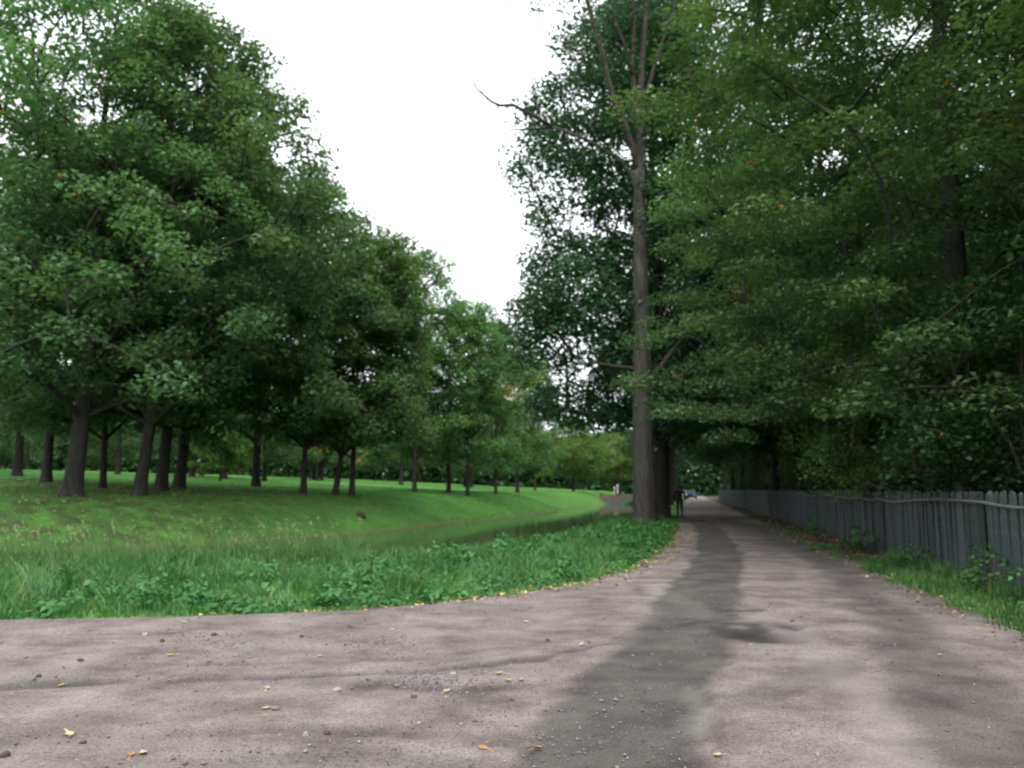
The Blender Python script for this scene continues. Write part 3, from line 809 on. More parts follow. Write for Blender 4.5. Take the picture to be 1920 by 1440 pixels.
# saplings and shrubs behind the fence
SP = [make_tree(71, 8.5, 2.4, 1.8, prof_round, 75, 130, 0.13, 0.07, 0.75, (0.02, 0), 0.02), make_tree(72, 6.5, 2.2, 1.4, prof_round, 65, 130, 0.13, 0.06, 0.75, (-0.02, 0), 0.0), make_tree(73, 3.6, 1.9, 0.4, prof_bush, 55, 140, 0.13, 0.05, 0.7, (0, 0), 0.02)]
k_ = 0
for d, k, s, mt, lab in ((21, 6.1, 0, 'pale', 'yellowish sapling with thin stem just behind the fence'), (25, 6.0, 0, 'wood', 'thin stemmed sapling left of the yellowish one behind the fence'), (15.5, 6.3, 1, 'wood', 'leafy sapling behind the nearest stretch of fence'),
                         (33, 6.1, 1, 'wood', 'sapling behind the middle stretch of fence'), (14, 7.6, 2, 'wood', 'shrub behind the fence near the right edge')):
    put_tree('sapling', SP[s], off(d, k), (M['bark_brown'], M[mt]), lab, 'sapling', rz=d, sc=1.0)
for i in range(34):
    d = 9 + 110 * (i / 34) ** 1.35; k = rnd.uniform(7.4, 14)
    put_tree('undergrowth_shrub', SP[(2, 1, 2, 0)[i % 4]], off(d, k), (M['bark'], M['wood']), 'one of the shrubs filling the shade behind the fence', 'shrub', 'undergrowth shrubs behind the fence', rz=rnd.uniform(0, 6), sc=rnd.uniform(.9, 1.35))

# ------------------------------------------------------------------ fence
M['fence_a'] = simple('weathered_board', (0.039, 0.048, 0.050), 0.8, 0, 0.35, 9, 0.3)
fm = M['fence_a']; t = fm.node_tree
bnode = [n for n in t.nodes if n.type == 'BSDF_PRINCIPLED'][0]; rn_ = [n for n in t.nodes if n.type == 'VALTORGB'][0]
oi = t.nodes.new('ShaderNodeObjectInfo'); hs = t.nodes.new('ShaderNodeHueSaturation'); mr = t.nodes.new('ShaderNodeMapRange')
mr.inputs['To Min'].default_value = 0.6; mr.inputs['To Max'].default_value = 1.4
t.links.new(oi.outputs['Random'], mr.inputs['Value']); t.links.new(mr.outputs[0], hs.inputs['Value']); t.links.new(rn_.outputs[0], hs.inputs['Color']); t.links.new(hs.outputs[0], bnode.inputs['Base Color'])
M['rail'] = simple('pale_rail', (0.080, 0.090, 0.083), 0.8, 0, 0.2, 6, 0.2)
fdir = Vector((0.21, 1, 0)).normalized(); fang = math.atan2(fdir.y, fdir.x)
F0 = Vector((0.21 * 8.5 + 4.9, 8.5, 0))
fence = tag(empty('picket_fence', tuple(F0), fang), 'long weathered grey picket fence in front of the dark wood', 'fence')
# local x runs along the fence, -y... the track side is +y
def picket_mesh(wd, hh, tip):
    b_ = Bag(); th = 0.022
    prof = [(-wd / 2, 0), (wd / 2, 0), (wd / 2, hh - tip), (0.1 * wd, hh), (-0.1 * wd, hh), (-wd / 2, hh - tip)]
    v = [Vector((x, -th / 2, z)) for x, z in prof] + [Vector((x, th / 2, z)) for x, z in prof]
    n = len(prof)
    b_.add((v, [tuple(range(n)), tuple(range(2 * n - 1, n - 1, -1))] + [(i, i + n, (i + 1) % n + n, (i + 1) % n) for i in range(n)]))
    return b_.mesh('picket')
pm = [picket_mesh(0.115, 1.56, 0.035), picket_mesh(0.10, 1.55, 0.04), picket_mesh(0.13, 1.575, 0.03), picket_mesh(0.105, 1.56, 0.045)]
rnd = random.Random(12)
s = 0.0; made = 0; rest = Bag()
LEN = 125.0
while s < LEN:
    st = 0.118 + 0.03 * rnd.random()
    if rnd.random() < 0.05: st += rnd.uniform(0.08, 0.22)
    s += st
    v_ = rnd.randrange(4)
    if made < 300:
        o = link('picket', pm[v_], M['fence_a'], fence)
        o.location = (s, rnd.uniform(-.006, .006), rnd.uniform(-.022, .018)); o.rotation_euler = (rnd.uniform(-.02, .02), rnd.uniform(-.018, .018), rnd.uniform(-.05, .05))
        made += 1
    else:
        o2 = len(rest.V); 
        vv = [Vector((x.co.x + s, x.co.y, x.co.z)) for x in pm[v_].vertices]
        rest.add((vv, [tuple(p.vertices) for p in pm[v_].polygons]))
tag(link('far_pickets', rest.mesh('far_pickets'), M['fence_a'], fence), kind='stuff')
postb = Bag(); postb.box(-.055, .055, -.055, .055, -.2, 1.5); postb.add(tube([Vector((0, 0, 1.49)), Vector((0, 0, 1.56))], [.07, .01], 4))
pmesh = postb.mesh('post')
px_ = 0.3; prev = None
while px_ < LEN:
    o = link('post', pmesh, M['fence_a'], fence); o.location = (px_, -0.085, rnd.uniform(-.05, .03)); o.rotation_euler = (rnd.uniform(-.03, .03), rnd.uniform(-.02, .02), 0)
    z0 = 1.37 + rnd.uniform(-.05, .04)
    if prev is not None:
        for zb, zz0, zz1, sg, yy in (('rail', prev[1], z0, rnd.uniform(-.02, .06), 0.034), ('rail', 0.42, 0.42, 0.0, -0.045)):
            L_ = px_ - prev[0]
            P = [Vector((prev[0] + L_ * q, yy, zz0 + (zz1 - zz0) * q - sg * 4 * q * (1 - q))) for q in (0.0, .25, .5, .75, 0.995)]
            bb = Bag(); bb.add(tube(P, [.032] * 5, 4)); link('rail', bb.mesh('rail'), M['rail'], fence)
    prev = (px_, z0); px_ += 2.5

# ------------------------------------------------------------------ bridge at the canal's end
M['stone'] = simple('grey_stone', (0.11, 0.115, 0.12), 0.85, 0, 0.35, 2.5, 0.4)
M['ochre'] = simple('ochre_render', (0.14, 0.112, 0.075), 0.8, 0, 0.3, 1.5, 0.2)
M['palepaint'] = simple('pale_paint', (0.55, 0.58, 0.52), 0.6, 0, 0.15, 3, 0.1)
BY = 141.0
bl, brt = at(1128, 930, BY).x, at(1262, 930, BY).x
bridge = tag(empty('small_bridge', ((bl + brt) / 2, BY, 0)), 'small grey stone bridge with orange brown parapet across the canal', 'bridge')
W_ = (brt - bl) / 2
# deck with an arched opening
bm = bmesh.new()
n = 16; ar = W_ * 0.62
outer = [(-W_, -1.5), (-W_, 0.05)] + [(-W_ + 2 * W_ * i / n, 0.05 + 0.12 * math.sin(math.pi * i / n)) for i in range(1, n)] + [(W_, 0.05), (W_, -1.5)]
inner = [(ar * math.cos(math.pi * i / n), -1.5 + 1.15 * math.sin(math.pi * i / n)) for i in range(n + 1)]
loop = outer + inner
b_ = Bag(); v = [Vector((x, 0, z)) for x, z in loop] + [Vector((x, 3.2, z)) for x, z in loop]
k = len(loop)
top_ = outer[1:-1]
Fc = []
no_ = len(outer)
# front face as strips between outer top curve and the arch
ot = list(range(1, no_ - 1)); it = list(range(no_ + n, no_ - 1, -1))
seq = [0] + ot + [no_ - 1]
Fc += [(i, (i + 1) % k, (i + 1) % k + k, i + k) for i in range(k)]
b_.add((v, Fc))
for dy in (0, 1):
    o_ = dy * k
    it2 = [no_ + n - i for i in range(n + 1)]
    for i in range(n):
        a0, a1 = 1 + i, 2 + i
        f = (o_ + a0, o_ + a1, o_ + it2[i + 1], o_ + it2[i])
        b_.F.append(f if dy else f[::-1])
    f1 = (o_ + 0, o_ + 1, o_ + it2[0]); f2 = (o_ + no_ - 1, o_ + it2[-1], o_ + no_ - 2)
    b_.F += [f1, f2]
link('arch', b_.mesh('arch'), M['stone'], bridge)
bm.free()
for yy in (0.0, 2.9):
    b_ = Bag()
    pts = [(-W_ + 2 * W_ * i / n, 0.06 + 0.12 * math.sin(math.pi * i / n)) for i in range(n + 1)]
    for (x0, z0), (x1, z1) in zip(pts[:-1], pts[1:]):
        v = [Vector(q) for q in ((x0, yy - .02, z0), (x1, yy - .02, z1), (x1, yy + .3, z1), (x0, yy + .3, z0), (x0, yy - .02, z0 + .62), (x1, yy - .02, z1 + .62), (x1, yy + .3, z1 + .62), (x0, yy + .3, z0 + .62))]
        b_.add((v, [(3, 2, 1, 0), (4, 5, 6, 7), (0, 1, 5, 4), (2, 3, 7, 6)]))
    link('parapet', b_.mesh('parapet'), M['ochre'], bridge)
for xx in (-W_, at(1156, 930, BY).x - (bl + brt) / 2, W_):
    b_ = Bag(); b_.box(-.30, .30, -.12, .45, -1.2, .82); b_.box(-.38, .38, -.2, .53, .82, .94); b_.add(tube([Vector((0, .16, .94)), Vector((0, .16, 1.12))], [.36, .03], 4))
    o = link('pillar', b_.mesh('pillar'), M['ochre'], bridge); o.location.x = xx
def post_mesh(h, r):
    b_ = Bag(); b_.add(tube([Vector((0, 0, z * h)) for z in (0, .08, .1, .8, .86, .93, 1.0)], [r * 1.6, r * 1.5, r, r * .9, r * 1.5, r * 1.3, r * .2], 8)); return b_.mesh('post', True)
for xp, hh, r_, lab in ((1153.5, 2.0, .10, 'left one of two pale upright posts on the bridge'), (1159.5, 2.4, .12, 'taller right one of two pale upright posts on the bridge'), (1170, 1.1, .06, 'short thin white post near the trunk on the bridge')):
    p = at(xp, 930, BY)
    o = link('pale_post', post_mesh(hh, r_), M['palepaint']); o.location = (p.x, BY + 1.0, 0.12); tag(o, lab, 'post')

# ------------------------------------------------------------------ parked cars far down the track
M['car_white'] = simple('white_car_paint', (0.5, 0.51, 0.53), 0.3, 0, 0.03, 2, 0.0, 0.5)
M['car_blue'] = simple('blue_car_paint', (0.018, 0.032, 0.075), 0.55, 0, 0.05, 2, 0.0, 0.15)
M['glass'] = simple('car_glass', (0.02, 0.025, 0.03), 0.3, 0, 0.05, 2, 0.0, 0.25)
M['tyre'] = simple('tyre_rubber', (0.02, 0.02, 0.02), 0.9)
M['rim'] = simple('rim_metal', (0.4, 0.4, 0.42), 0.4, 0.8)
M['lamp'] = simple('lamp_glass', (0.7, 0.7, 0.65), 0.2)
M['redlamp'] = simple('tail_lamp', (0.35, 0.02, 0.02), 0.3)
M['plastic'] = simple('black_plastic', (0.03, 0.03, 0.03), 0.6)
def make_car(loc, rz, paint, label):
    c = tag(empty('parked_car', loc, rz), label, 'car')
    secs = [(-2.05, .35, .62, .70), (-2.0, .30, .80, .80), (-1.2, .27, .92, .86), (-.3, .26, .98, .88), (.8, .26, .98, .88), (1.6, .28, .96, .86), (2.02, .32, .90, .80), (2.08, .40, .75, .72)]
    V = []; Fc = []
    for x, z0, z1, hw in secs:
        ring = [(hw * .86, z0), (hw, z0 + .12), (hw * 1.0, (z0 + z1) / 2), (hw * .96, z1 - .06), (hw * .86, z1)]
        ring = ring + [(-y, z) for y, z in ring[::-1]]
        V += [Vector((x, y, z)) for y, z in ring]
    k = 10
    for i in range(len(secs) - 1):
        for j in range(k): Fc.append((i * k + j, i * k + (j + 1) % k, (i + 1) * k + (j + 1) % k, (i + 1) * k + j))
    Fc += [tuple(range(k))[::-1], tuple((len(secs) - 1) * k + j for j in range(k))]
    link('body', pymesh('body', V, Fc, True), paint, c)
    b_ = Bag(); lo = [(-.95, .70), (1.75, .72)]; 
    v = [Vector(p) for p in ((-1.0, -.76, .95), (1.8, -.76, .95), (1.8, .76, .95), (-1.0, .76, .95), (-.25, -.58, 1.44), (1.25, -.58, 1.44), (1.25, .58, 1.44), (-.25, .58, 1.44))]
    b_.add((v, [(4, 5, 6, 7), (0, 1, 5, 4), (1, 2, 6, 5), (2, 3, 7, 6), (3, 0, 4, 7)]))
    link('cabin', b_.mesh('cabin'), paint, c)
    for nm, q in (('windscreen', ((-.90, -.68, 1.0), (-.90, .68, 1.0), (-.33, .54, 1.40), (-.33, -.54, 1.40))), ('rear_window', ((1.72, .68, 1.0), (1.72, -.68, 1.0), (1.34, -.54, 1.38), (1.34, .54, 1.38)))):
        vv = [Vector(p) for p in q]; nn = (vv[1] - vv[0]).cross(vv[2] - vv[0]).normalized(); sg = 1 if (nn.x < 0) == (nm == 'windscreen') else -1
        vv2 = [p + nn * sg * .03 for p in vv]; vv1 = [p - nn * sg * .03 for p in vv]
        bb = Bag(); bb.add((vv1 + vv2, [(0, 1, 2, 3), (7, 6, 5, 4), (0, 4, 5, 1), (1, 5, 6, 2), (2, 6, 7, 3), (3, 7, 4, 0)])); link(nm, bb.mesh(nm), M['glass'], c)
    for sy in (-1, 1):
        for xa, xb, xc, xd in ((-.62, .38, .38, -.12), (.46, 1.5, 1.12, .46)):
            q = [Vector((xa, sy * .745, 1.0)), Vector((xb, sy * .745, 1.0)), Vector((xc, sy * .605, 1.38)), Vector((xd, sy * .605, 1.38))]
            bb = Bag(); bb.add(([p + Vector((0, sy * .02, 0)) for p in q] + [p - Vector((0, sy * .03, 0)) for p in q], [(0, 1, 2, 3), (7, 6, 5, 4), (0, 4, 5, 1), (1, 5, 6, 2), (2, 6, 7, 3), (3, 7, 4, 0)]))
            link('side_window', bb.mesh('side_window'), M['glass'], c)
        bb = Bag(); bb.box(-.75, -.62, min(sy * .78, sy * .96), max(sy * .78, sy * .96), .98, 1.1); link('mirror', bb.mesh('mirror'), paint, c)
        bb = Bag(); bb.box(-2.08, -1.96, min(sy * .45, sy * .75), max(sy * .45, sy * .75), .58, .74); link('headlight', bb.mesh('headlight'), M['lamp'], c)
        bb = Bag(); bb.box(1.98, 2.10, min(sy * .5, sy * .76), max(sy * .5, sy * .76), .62, .86); link('tail_light', bb.mesh('tail_light'), M['redlamp'], c)
        for wx in (-1.3, 1.25):
            bb = Bag(); bb.add(tube([Vector((0, -.10, 0)), Vector((0, -.09, 0)), Vector((0, .09, 0)), Vector((0, .10, 0))], [.27, .31, .31, .27], 16)); wh = link('wheel', bb.mesh('wheel'), M['tyre'], c); wh.location = (wx, sy * .80, .31)
            bb = Bag(); bb.add(tube([Vector((0, -.115, 0)), Vector((0, .115, 0))], [.19, .19], 12)); link('rim', bb.mesh('rim'), M['rim'], wh)
    bb = Bag(); bb.box(-2.14, -2.0, -.7, .7, .32, .5); link('bumper', bb.mesh('bumper'), M['plastic'], c)
    return c
CD = 150
make_car((at(1281, 930, CD).x, CD, 0.02), math.atan2(1, .21) + 0.15, M['car_white'], 'white car parked far down the track behind the walking person')
make_car((at(1296, 930, CD - 8).x, CD - 8, 0.02), math.atan2(1, .21) - .05, M['car_blue'], 'dark blue car parked far down the track')

# ------------------------------------------------------------------ person walking away down the track
M['skin'] = simple('skin', (0.45, 0.28, 0.20), 0.6, 0, 0.05)
M['jacket'] = simple('black_jacket', (0.012, 0.012, 0.016), 0.8, 0, 0.3, 20)
M['trousers'] = simple('dark_trousers', (0.02, 0.022, 0.028), 0.85, 0, 0.3, 20)
M['hair'] = simple('dark_hair', (0.015, 0.012, 0.01), 0.7)
M['shoe'] = simple('dark_shoes', (0.015, 0.015, 0.015), 0.6)
def skinned(name, verts, edges, radii, root=0, sub=2):
    me = bpy.data.meshes.new(name); me.from_pydata(verts, edges, [])
    o = bpy.data.objects.new(name + '_tmp', me); COL.objects.link(o)
    md = o.modifiers.new('skin', 'SKIN'); ss = o.modifiers.new('sub', 'SUBSURF'); ss.levels = sub; ss.render_levels = sub
    for i, r in enumerate(radii):
        sv = me.skin_vertices[0].data[i]; sv.radius = (r, r) if not isinstance(r, tuple) else r; sv.use_root = (i == root)
    dg = bpy.context.evaluated_depsgraph_get(); dg.update()
    ev = o.evaluated_get(dg)
    out_ = bpy.data.meshes.new_from_object(ev)
    bpy.data.objects.remove(o)
    out_.name = name
    out_.polygons.foreach_set('use_smooth', np.ones(len(out_.polygons), dtype=bool))
    return out_
# local: walks towards +Y; x right
J = dict(pel=(0, 0, .95), sp=(0, .01, 1.12), ch=(0, .02, 1.32), nk=(0, .02, 1.48), nk2=(0, .035, 1.54), hd=(0, .045, 1.62), ht=(0, .04, 1.72),
         sl=(-.19, .02, 1.42), el=(-.30, -.06, 1.14), wl=(-.25, .10, .93), hl=(-.24, .15, .86),
         sr=(.19, .02, 1.42), er=(.30, .02, 1.14), wr=(.27, -.02, .90), hr=(.27, 0, .82),
         tl=(-.10, 0, .90), kl=(-.11, .16, .52), al=(-.11, .05, .10), fl=(-.12, .20, .045),
         tr=(.10, 0, .90), kr=(.11, -.02, .50), ar=(.12, -.24, .14), fr=(.13, -.12, .045))
names = list(J)
E = [('pel', 'sp'), ('sp', 'ch'), ('ch', 'nk'), ('nk', 'nk2'), ('nk2', 'hd'), ('hd', 'ht'), ('ch', 'sl'), ('sl', 'el'), ('el', 'wl'), ('wl', 'hl'), ('ch', 'sr'), ('sr', 'er'), ('er', 'wr'), ('wr', 'hr'), ('pel', 'tl'), ('tl', 'kl'), ('kl', 'al'), ('al', 'fl'), ('pel', 'tr'), ('tr', 'kr'), ('kr', 'ar'), ('ar', 'fr')]
RB = dict(pel=.15, sp=.135, ch=.15, nk=.06, nk2=.055, hd=.085, ht=.075, sl=.065, el=.042, wl=.028, hl=.034, sr=.065, er=.042, wr=.028, hr=.034, tl=.085, kl=.058, al=.038, fl=.035, tr=.085, kr=.058, ar=.038, fr=.035)
body = skinned('person', [J[n] for n in names], [(names.index(a), names.index(b)) for a, b in E], [RB[n] for n in names], 0)
# fingers and ears joined to the body mesh
bb = Bag(); bb.V = [v.co.copy() for v in body.vertices]; bb.F = [tuple(p.vertices) for p in body.polygons]
for sgn, hnd in ((-1, 'hl'), (1, 'hr')):
    h0 = Vector(J[hnd])
    for i in range(4):
        L_ = (.075, .085, .08, .06)[i]; y = .028 - .019 * i
        bb.add(tube([h0 + Vector((0, y, -.02)), h0 + Vector((-.005 * sgn, y, -.02 - L_ * .5)), h0 + Vector((-.02 * sgn, y + .005, -.02 - L_))], [.009, .009, .006], 6))
    bb.add(tube([h0 + Vector((0, .03, .01)), h0 + Vector((-.015 * sgn, .055, -.02)), h0 + Vector((-.02 * sgn, .055, -.05))], [.011, .010, .007], 6))
    hd = Vector(J['hd']); bb.add(tube([hd + Vector((sgn * .08, -.01, -.03)), hd + Vector((sgn * .092, -.012, 0)), hd + Vector((sgn * .085, -.015, .03))], [.008, .016, .01], 6))
hd = Vector(J['hd']); bb.add(tube([hd + Vector((0, .085, .02)), hd + Vector((0, .112, -.02))], [.008, .014], 6))
pme = bb.mesh('person', True)
pxy = gp(1275, 968)
person = link('person', pme, M['skin']); person.location = (pxy[0], pxy[1], 0.012); person.rotation_euler = (0, 0, -math.atan(0.21)); person.scale = (1.12, 1.08, 1.04)
tag(person, 'person in black jacket and dark trousers walking along the track', 'person')
def sub(name, keys, grow, mat, fix={}):
    ks = [k for k in keys]
    ed = [(ks.index(a), ks.index(b)) for a, b in E if a in ks and b in ks]
    me_ = skinned(name, [J[k] if k not in fix else fix[k][0] for k in ks], ed, [(RB[k] + grow) if k not in fix else fix[k][1] for k in ks], 0)
    return link(name, me_, mat, person)
sub('jacket', ['pel', 'sp', 'ch', 'nk', 'sl', 'el', 'wl', 'sr', 'er', 'wr'], .028, M['jacket'])
sub('trousers', ['pel', 'tl', 'kl', 'al', 'tr', 'kr', 'ar'], .020, M['trousers'], {'pel': ((0, 0, .93), .155)})
bb = Bag(); bb.add(tube([Vector((0, .02, 1.57)), Vector((0, .02, 1.62)), Vector((0, .025, 1.70)), Vector((0, .03, 1.77)), Vector((0, .035, 1.80))], [.085, .098, .102, .08, .02], 12)); link('hair', bb.mesh('hair', True), M['hair'], person)
for an, ft in (('al', 'fl'), ('ar', 'fr')):
    a0, f0 = Vector(J[an]), Vector(J[ft])
    dv = (f0 - a0); 
    bb = Bag(); bb.add(tube([a0 + Vector((0, -.05, -.045)), a0 + Vector((0, 0, -.04)), f0 + Vector((0, 0, .0)), f0 + Vector((0, .07, -.005))], [.045, .055, .05, .025], 10)); link('shoe', bb.mesh('shoe', True), M['shoe'], person)

# ------------------------------------------------------------------ grass and weeds
def blades(name, X, Y, Z, h, wd, seed, mat, rn=None, lean=0.35, label=None, cat='grass', bend=(0.0, 0.0), clump=0.0):
    rng = np.random.default_rng(seed); n = len(X)
    az = rng.uniform(0, 2 * np.pi, n); la = rng.normal(size=n) * lean
    dx = np.cos(az); dy = np.sin(az)
    ca = 14 * vnoise(X * 1.6, Y * 1.6, seed + 5); cs = clump * vnoise(X * 2.1 + 9, Y * 2.1, seed + 6)
    lx = np.cos(az + 1.57 + rng.normal(size=n)) * np.abs(la) + bend[0] + np.cos(ca) * cs; ly = np.sin(az + 1.57) * np.abs(la) + bend[1] + np.sin(ca) * cs
    V = np.empty((n, 6, 3), dtype=np.float32)
    for j, (tz, ww, b2) in enumerate(((0, 1, 0), (0.55, .75, .3), (1.0, .08, 1.0))):
        cx = X + lx * h * b2; cy = Y + ly * h * b2; cz = Z + h * tz * (1 - 0.25 * b2 * np.abs(la)) - 0.02 * (j == 0)
        V[:, j * 2, 0] = cx - dx * wd * ww * .5; V[:, j * 2, 1] = cy - dy * wd * ww * .5; V[:, j * 2, 2] = cz
        V[:, j * 2 + 1, 0] = cx + dx * wd * ww * .5; V[:, j * 2 + 1, 1] = cy + dy * wd * ww * .5; V[:, j * 2 + 1, 2] = cz
    base = np.arange(n, dtype=np.int32)[:, None] * 6
    Fc = np.stack([base + np.array([0, 1, 3, 2]), base + np.array([2, 3, 5, 4])], 1).reshape(-1, 4)
    if rn is None: rn = np.clip(0.75 * sstep(.3, .7, fbm(X * 1.4, Y * 1.4, seed)) * .7 + rng.random(n) * 0.4, 0, .9)
    if rn is not None and clump: rn = np.where(rng.random(n) < .035, rng.uniform(.92, 1, n), rn)
    me = npmesh(name, V.reshape(-1, 3), Fc, np.repeat(rn, 2))
    return tag(link(name, me, mat), label, cat, kind='stuff')

def on_strip(x, y):
    dn, sn = pdist(x, y, NEAR)
    a = -dn * sn
    # outside the dirt: north of the edge curve
    jit = np.random.default_rng(2).normal(size=len(x)) * 0.13 + (vnoise(x * 1.7, y * 1.7, 40) - .5) * .55
    return (a > -1.9) & (x < road_left(y) + jit) & (y > 9.1)
rng = np.random.default_rng(33)
n = 330000
y = 9.2 + 42 * rng.random(n) ** 1.6; x = rng.uniform(-24, 10.5, n)
ok = on_strip(x, y) & (np.abs(x) < 0.80 * y + 3)
x, y = x[ok], y[ok]
z = height(x, y)
edge = road_left(y) - x
ydist = y - np.interp(x, road_left(np.linspace(9, 60, 300)), np.linspace(9, 60, 300))   # metres behind the dirt's edge
tall = 0.10 + 0.24 * sstep(0.0, 1.3, np.minimum(edge, ydist + 0.05)) * (0.30 + 1.7 * sstep(.3, .75, fbm(x * 1.3, y * 1.3, 4, 3)))
h = tall * rng.uniform(0.45, 1.3, len(x)) * np.interp(x, [-9, -4, 4], [1.0, .80, .62])
blades('verge_grass', x, y, z, h, 0.012 * (0.7 + y / 16), 1, M['grassblade'], label='lush green grass on the strip between track and canal', cat='grass', lean=0.45, clump=1.1)
print('verge blades', len(x))
# broad-leaved weeds: bushy plants among the grass
n = 14000
y = 10.0 + 26 * rng.random(n) ** 1.5; x = rng.uniform(-14, 7.5, n)
dens = fbm(x * .6, y * .6, 14) + 0.25 * np.exp(-((x + 0.5) / 4.5) ** 2) - 0.20 * np.clip((-x - 5) / 6, 0, 1)
ok = on_strip(x, y) & (dens + rng.normal(size=n) * .10 > 0.62) & (road_left(y) - x > 0.25) & (y - np.interp(x, road_left(np.linspace(9, 60, 300)), np.linspace(9, 60, 300)) > .2)
x, y = x[ok][:1150], y[ok][:1150]
ph_ = rng.uniform(.10, .34, len(x)) * (.5 + 1.3 * sstep(.3, .8, vnoise(x * .9, y * .9, 88))); pr_ = rng.uniform(.10, .30, len(x))
k = rng.integers(22, 48, len(x)); idx = np.repeat(np.arange(len(x)), k)
D = rng.normal(size=(len(idx), 3)); D /= np.linalg.norm(D, axis=1, keepdims=True); D[:, 2] = np.abs(D[:, 2])
rr = rng.random(len(idx)) ** .4
px2 = x[idx] + D[:, 0] * rr * pr_[idx]; py2 = y[idx] + D[:, 1] * rr * pr_[idx]; pz2 = height(x, y)[idx] + ph_[idx] * (.15 + .85 * rr * D[:, 2])
nr = rng.normal(size=(len(idx), 3)) * .45 + D * .6; nr[:, 2] = np.abs(nr[:, 2]) + .5
LV, LF = leafquads(np.stack([px2, py2, pz2], 1), nr, (rng.uniform(.035, .095, len(x)) * (1 + y / 60))[idx] * rng.uniform(.7, 1.2, len(idx)), rng, 0.75, .1, True)
tag(link('broadleaf_weeds', npmesh('broadleaf_weeds', LV, LF, np.repeat(np.clip(rng.random(len(x))[idx] * .55 + rng.random(len(idx)) * .33, 0, .88), 2)), M['weed']), 'broad leaved nettle like weeds growing through the verge grass', 'weeds', kind='stuff')
print('weeds', len(x), len(idx))
# tall seeding grass at the canal edge
n = 2600
x = rng.uniform(-17, -3.2, n); dd = rng.random(n)
yn = np.interp(x, [p[0] for p in NEAR], [p[1] for p in NEAR])
y = yn - 1.7 + 2.0 * dd
cl_ = fbm(x * .8, y * .8, 51) > 0.42
x, y = x[cl_], y[cl_]
h = rng.uniform(.5, .92, len(x))
blades('seeding_grass', x, y, height(x, y), h, 0.014, 8, M['grassblade'], rn=rng.uniform(.25, .91, len(x)), lean=.30, bend=(-.18, 0), label='tall seeding grass swaying at the canal edge on the left', cat='grass')
k = rng.random(len(x)) < .16
n = int(k.sum()); q = 5
hx = np.repeat(x[k] - .18 * h[k], q) + rng.normal(size=n * q) * .012 - np.tile(np.arange(q) * .02, n)
hy = np.repeat(y[k], q) + rng.normal(size=n * q) * .012
hz = np.repeat(height(x[k], y[k]) + h[k] * .93, q) + np.tile(np.arange(q) * .045, n)
nr = rng.normal(size=(n * q, 3))
LV, LF = leafquads(np.stack([hx, hy, hz], 1), nr, np.full(n * q, .06), rng, .35)
tag(link('seed_heads', npmesh('seed_heads', LV, LF), M['straw']), 'pale seed heads above the tall grass at the canal edge', 'grass', kind='stuff')
# lawn blades on the far bank
n = 150000
y = 28 + 70 * rng.random(n) ** 1.5; x = rng.uniform(-.68, .2, n) * y
b_, s_ = pdist(x, y, FAR); bs = b_ * s_
ok = (bs > 0.05) & (bs < 30) & (rng.random(n) < np.clip(1.3 - bs / 30, .1, 1))
x, y, bs = x[ok], y[ok], bs[ok]
shore = bs < 0.55
h = np.where(shore, rng.uniform(.06, .22, len(x)), rng.uniform(.04, .10, len(x)))
rn = np.where(shore & (rng.random(len(x)) < .45), rng.uniform(.9, 1, len(x)), np.clip(.5 * fbm(x * .4, y * .4, 3) + .4 * rng.random(len(x)), 0, .86))
lt = np.zeros(len(x))
for ox, oy in OAKS: lt = np.maximum(lt, np.exp(-(np.hypot(x - ox, y - oy + 4) / 10) ** 2))
keep = rng.random(len(x)) > lt * .85
x, y, h, rn = x[keep], y[keep], h[keep], rn[keep]
blades('bank_grass', x, y, height(x, y), h, 0.03 * (y / 45), 12, M['lawnblade'], rn=rn, label='short mown grass on the far bank of the canal', cat='grass')
print('bank blades', len(x))
# verge on the right
n = 30000
y = 5 + 40 * rng.random(n) ** 1.7; kx = rng.uniform(3.35, 5.2, n); x = .21 * y + kx
patch = fbm(x * .6, y * .6, 61)
ok = (kx > 3.62 + (fbm(y * .9, y * 0 + 4, 8) - .5) * .8 + rng.normal(size=n) * .12 - .05) & (patch > np.clip(0.12 + (y - 11) * .06, .12, .62))
x, y, kx = x[ok], y[ok], kx[ok]
h = rng.uniform(.04, .16, len(x)) * (1 + 1.2 * (kx > 4.5))
blades('fence_verge_grass', x, y, height(x, y), h, 0.014 * (.7 + y / 16), 15, M['grassblade'], label='short green grass between the track and the picket fence', cat='grass')

# weeds and small shrubs along the fence foot
WB = [make_tree(81, 0.75, 0.5, 0.06, prof_bush, 12, 16, 0.10, 0.012, 0.20), make_tree(82, 1.05, 0.75, 0.08, prof_bush, 16, 20, 0.11, 0.015, 0.26)]
for d, k, s, sc_v, lab in ((11.0, 4.75, 1, .7, 'leafy green bush at the fence foot near the right edge'), (12.9, 4.6, 0, .9, 'small weed clump left of the bush at the fence foot'), (17.0, 4.5, 0, .7, 'low weed tuft where the fence meets the dark soil'),
                           (21.5, 4.45, 0, .9, 'broad leaved weed clump at the middle of the fence foot'), (22.6, 4.4, 0, .65, 'tiny yellowish weed next to the broad leaved clump'), (30, 4.5, 0, .8, 'weed clump further along the fence foot'), (9.6, 4.8, 1, .7, 'bush against the fence at the very right')):
    put_tree('weed_clump', WB[s], off(d, k), (M['bark_brown'], M['weed'] if d != 22.6 else M['pale']), lab, 'weed', rz=d * 3, sc=sc_v)

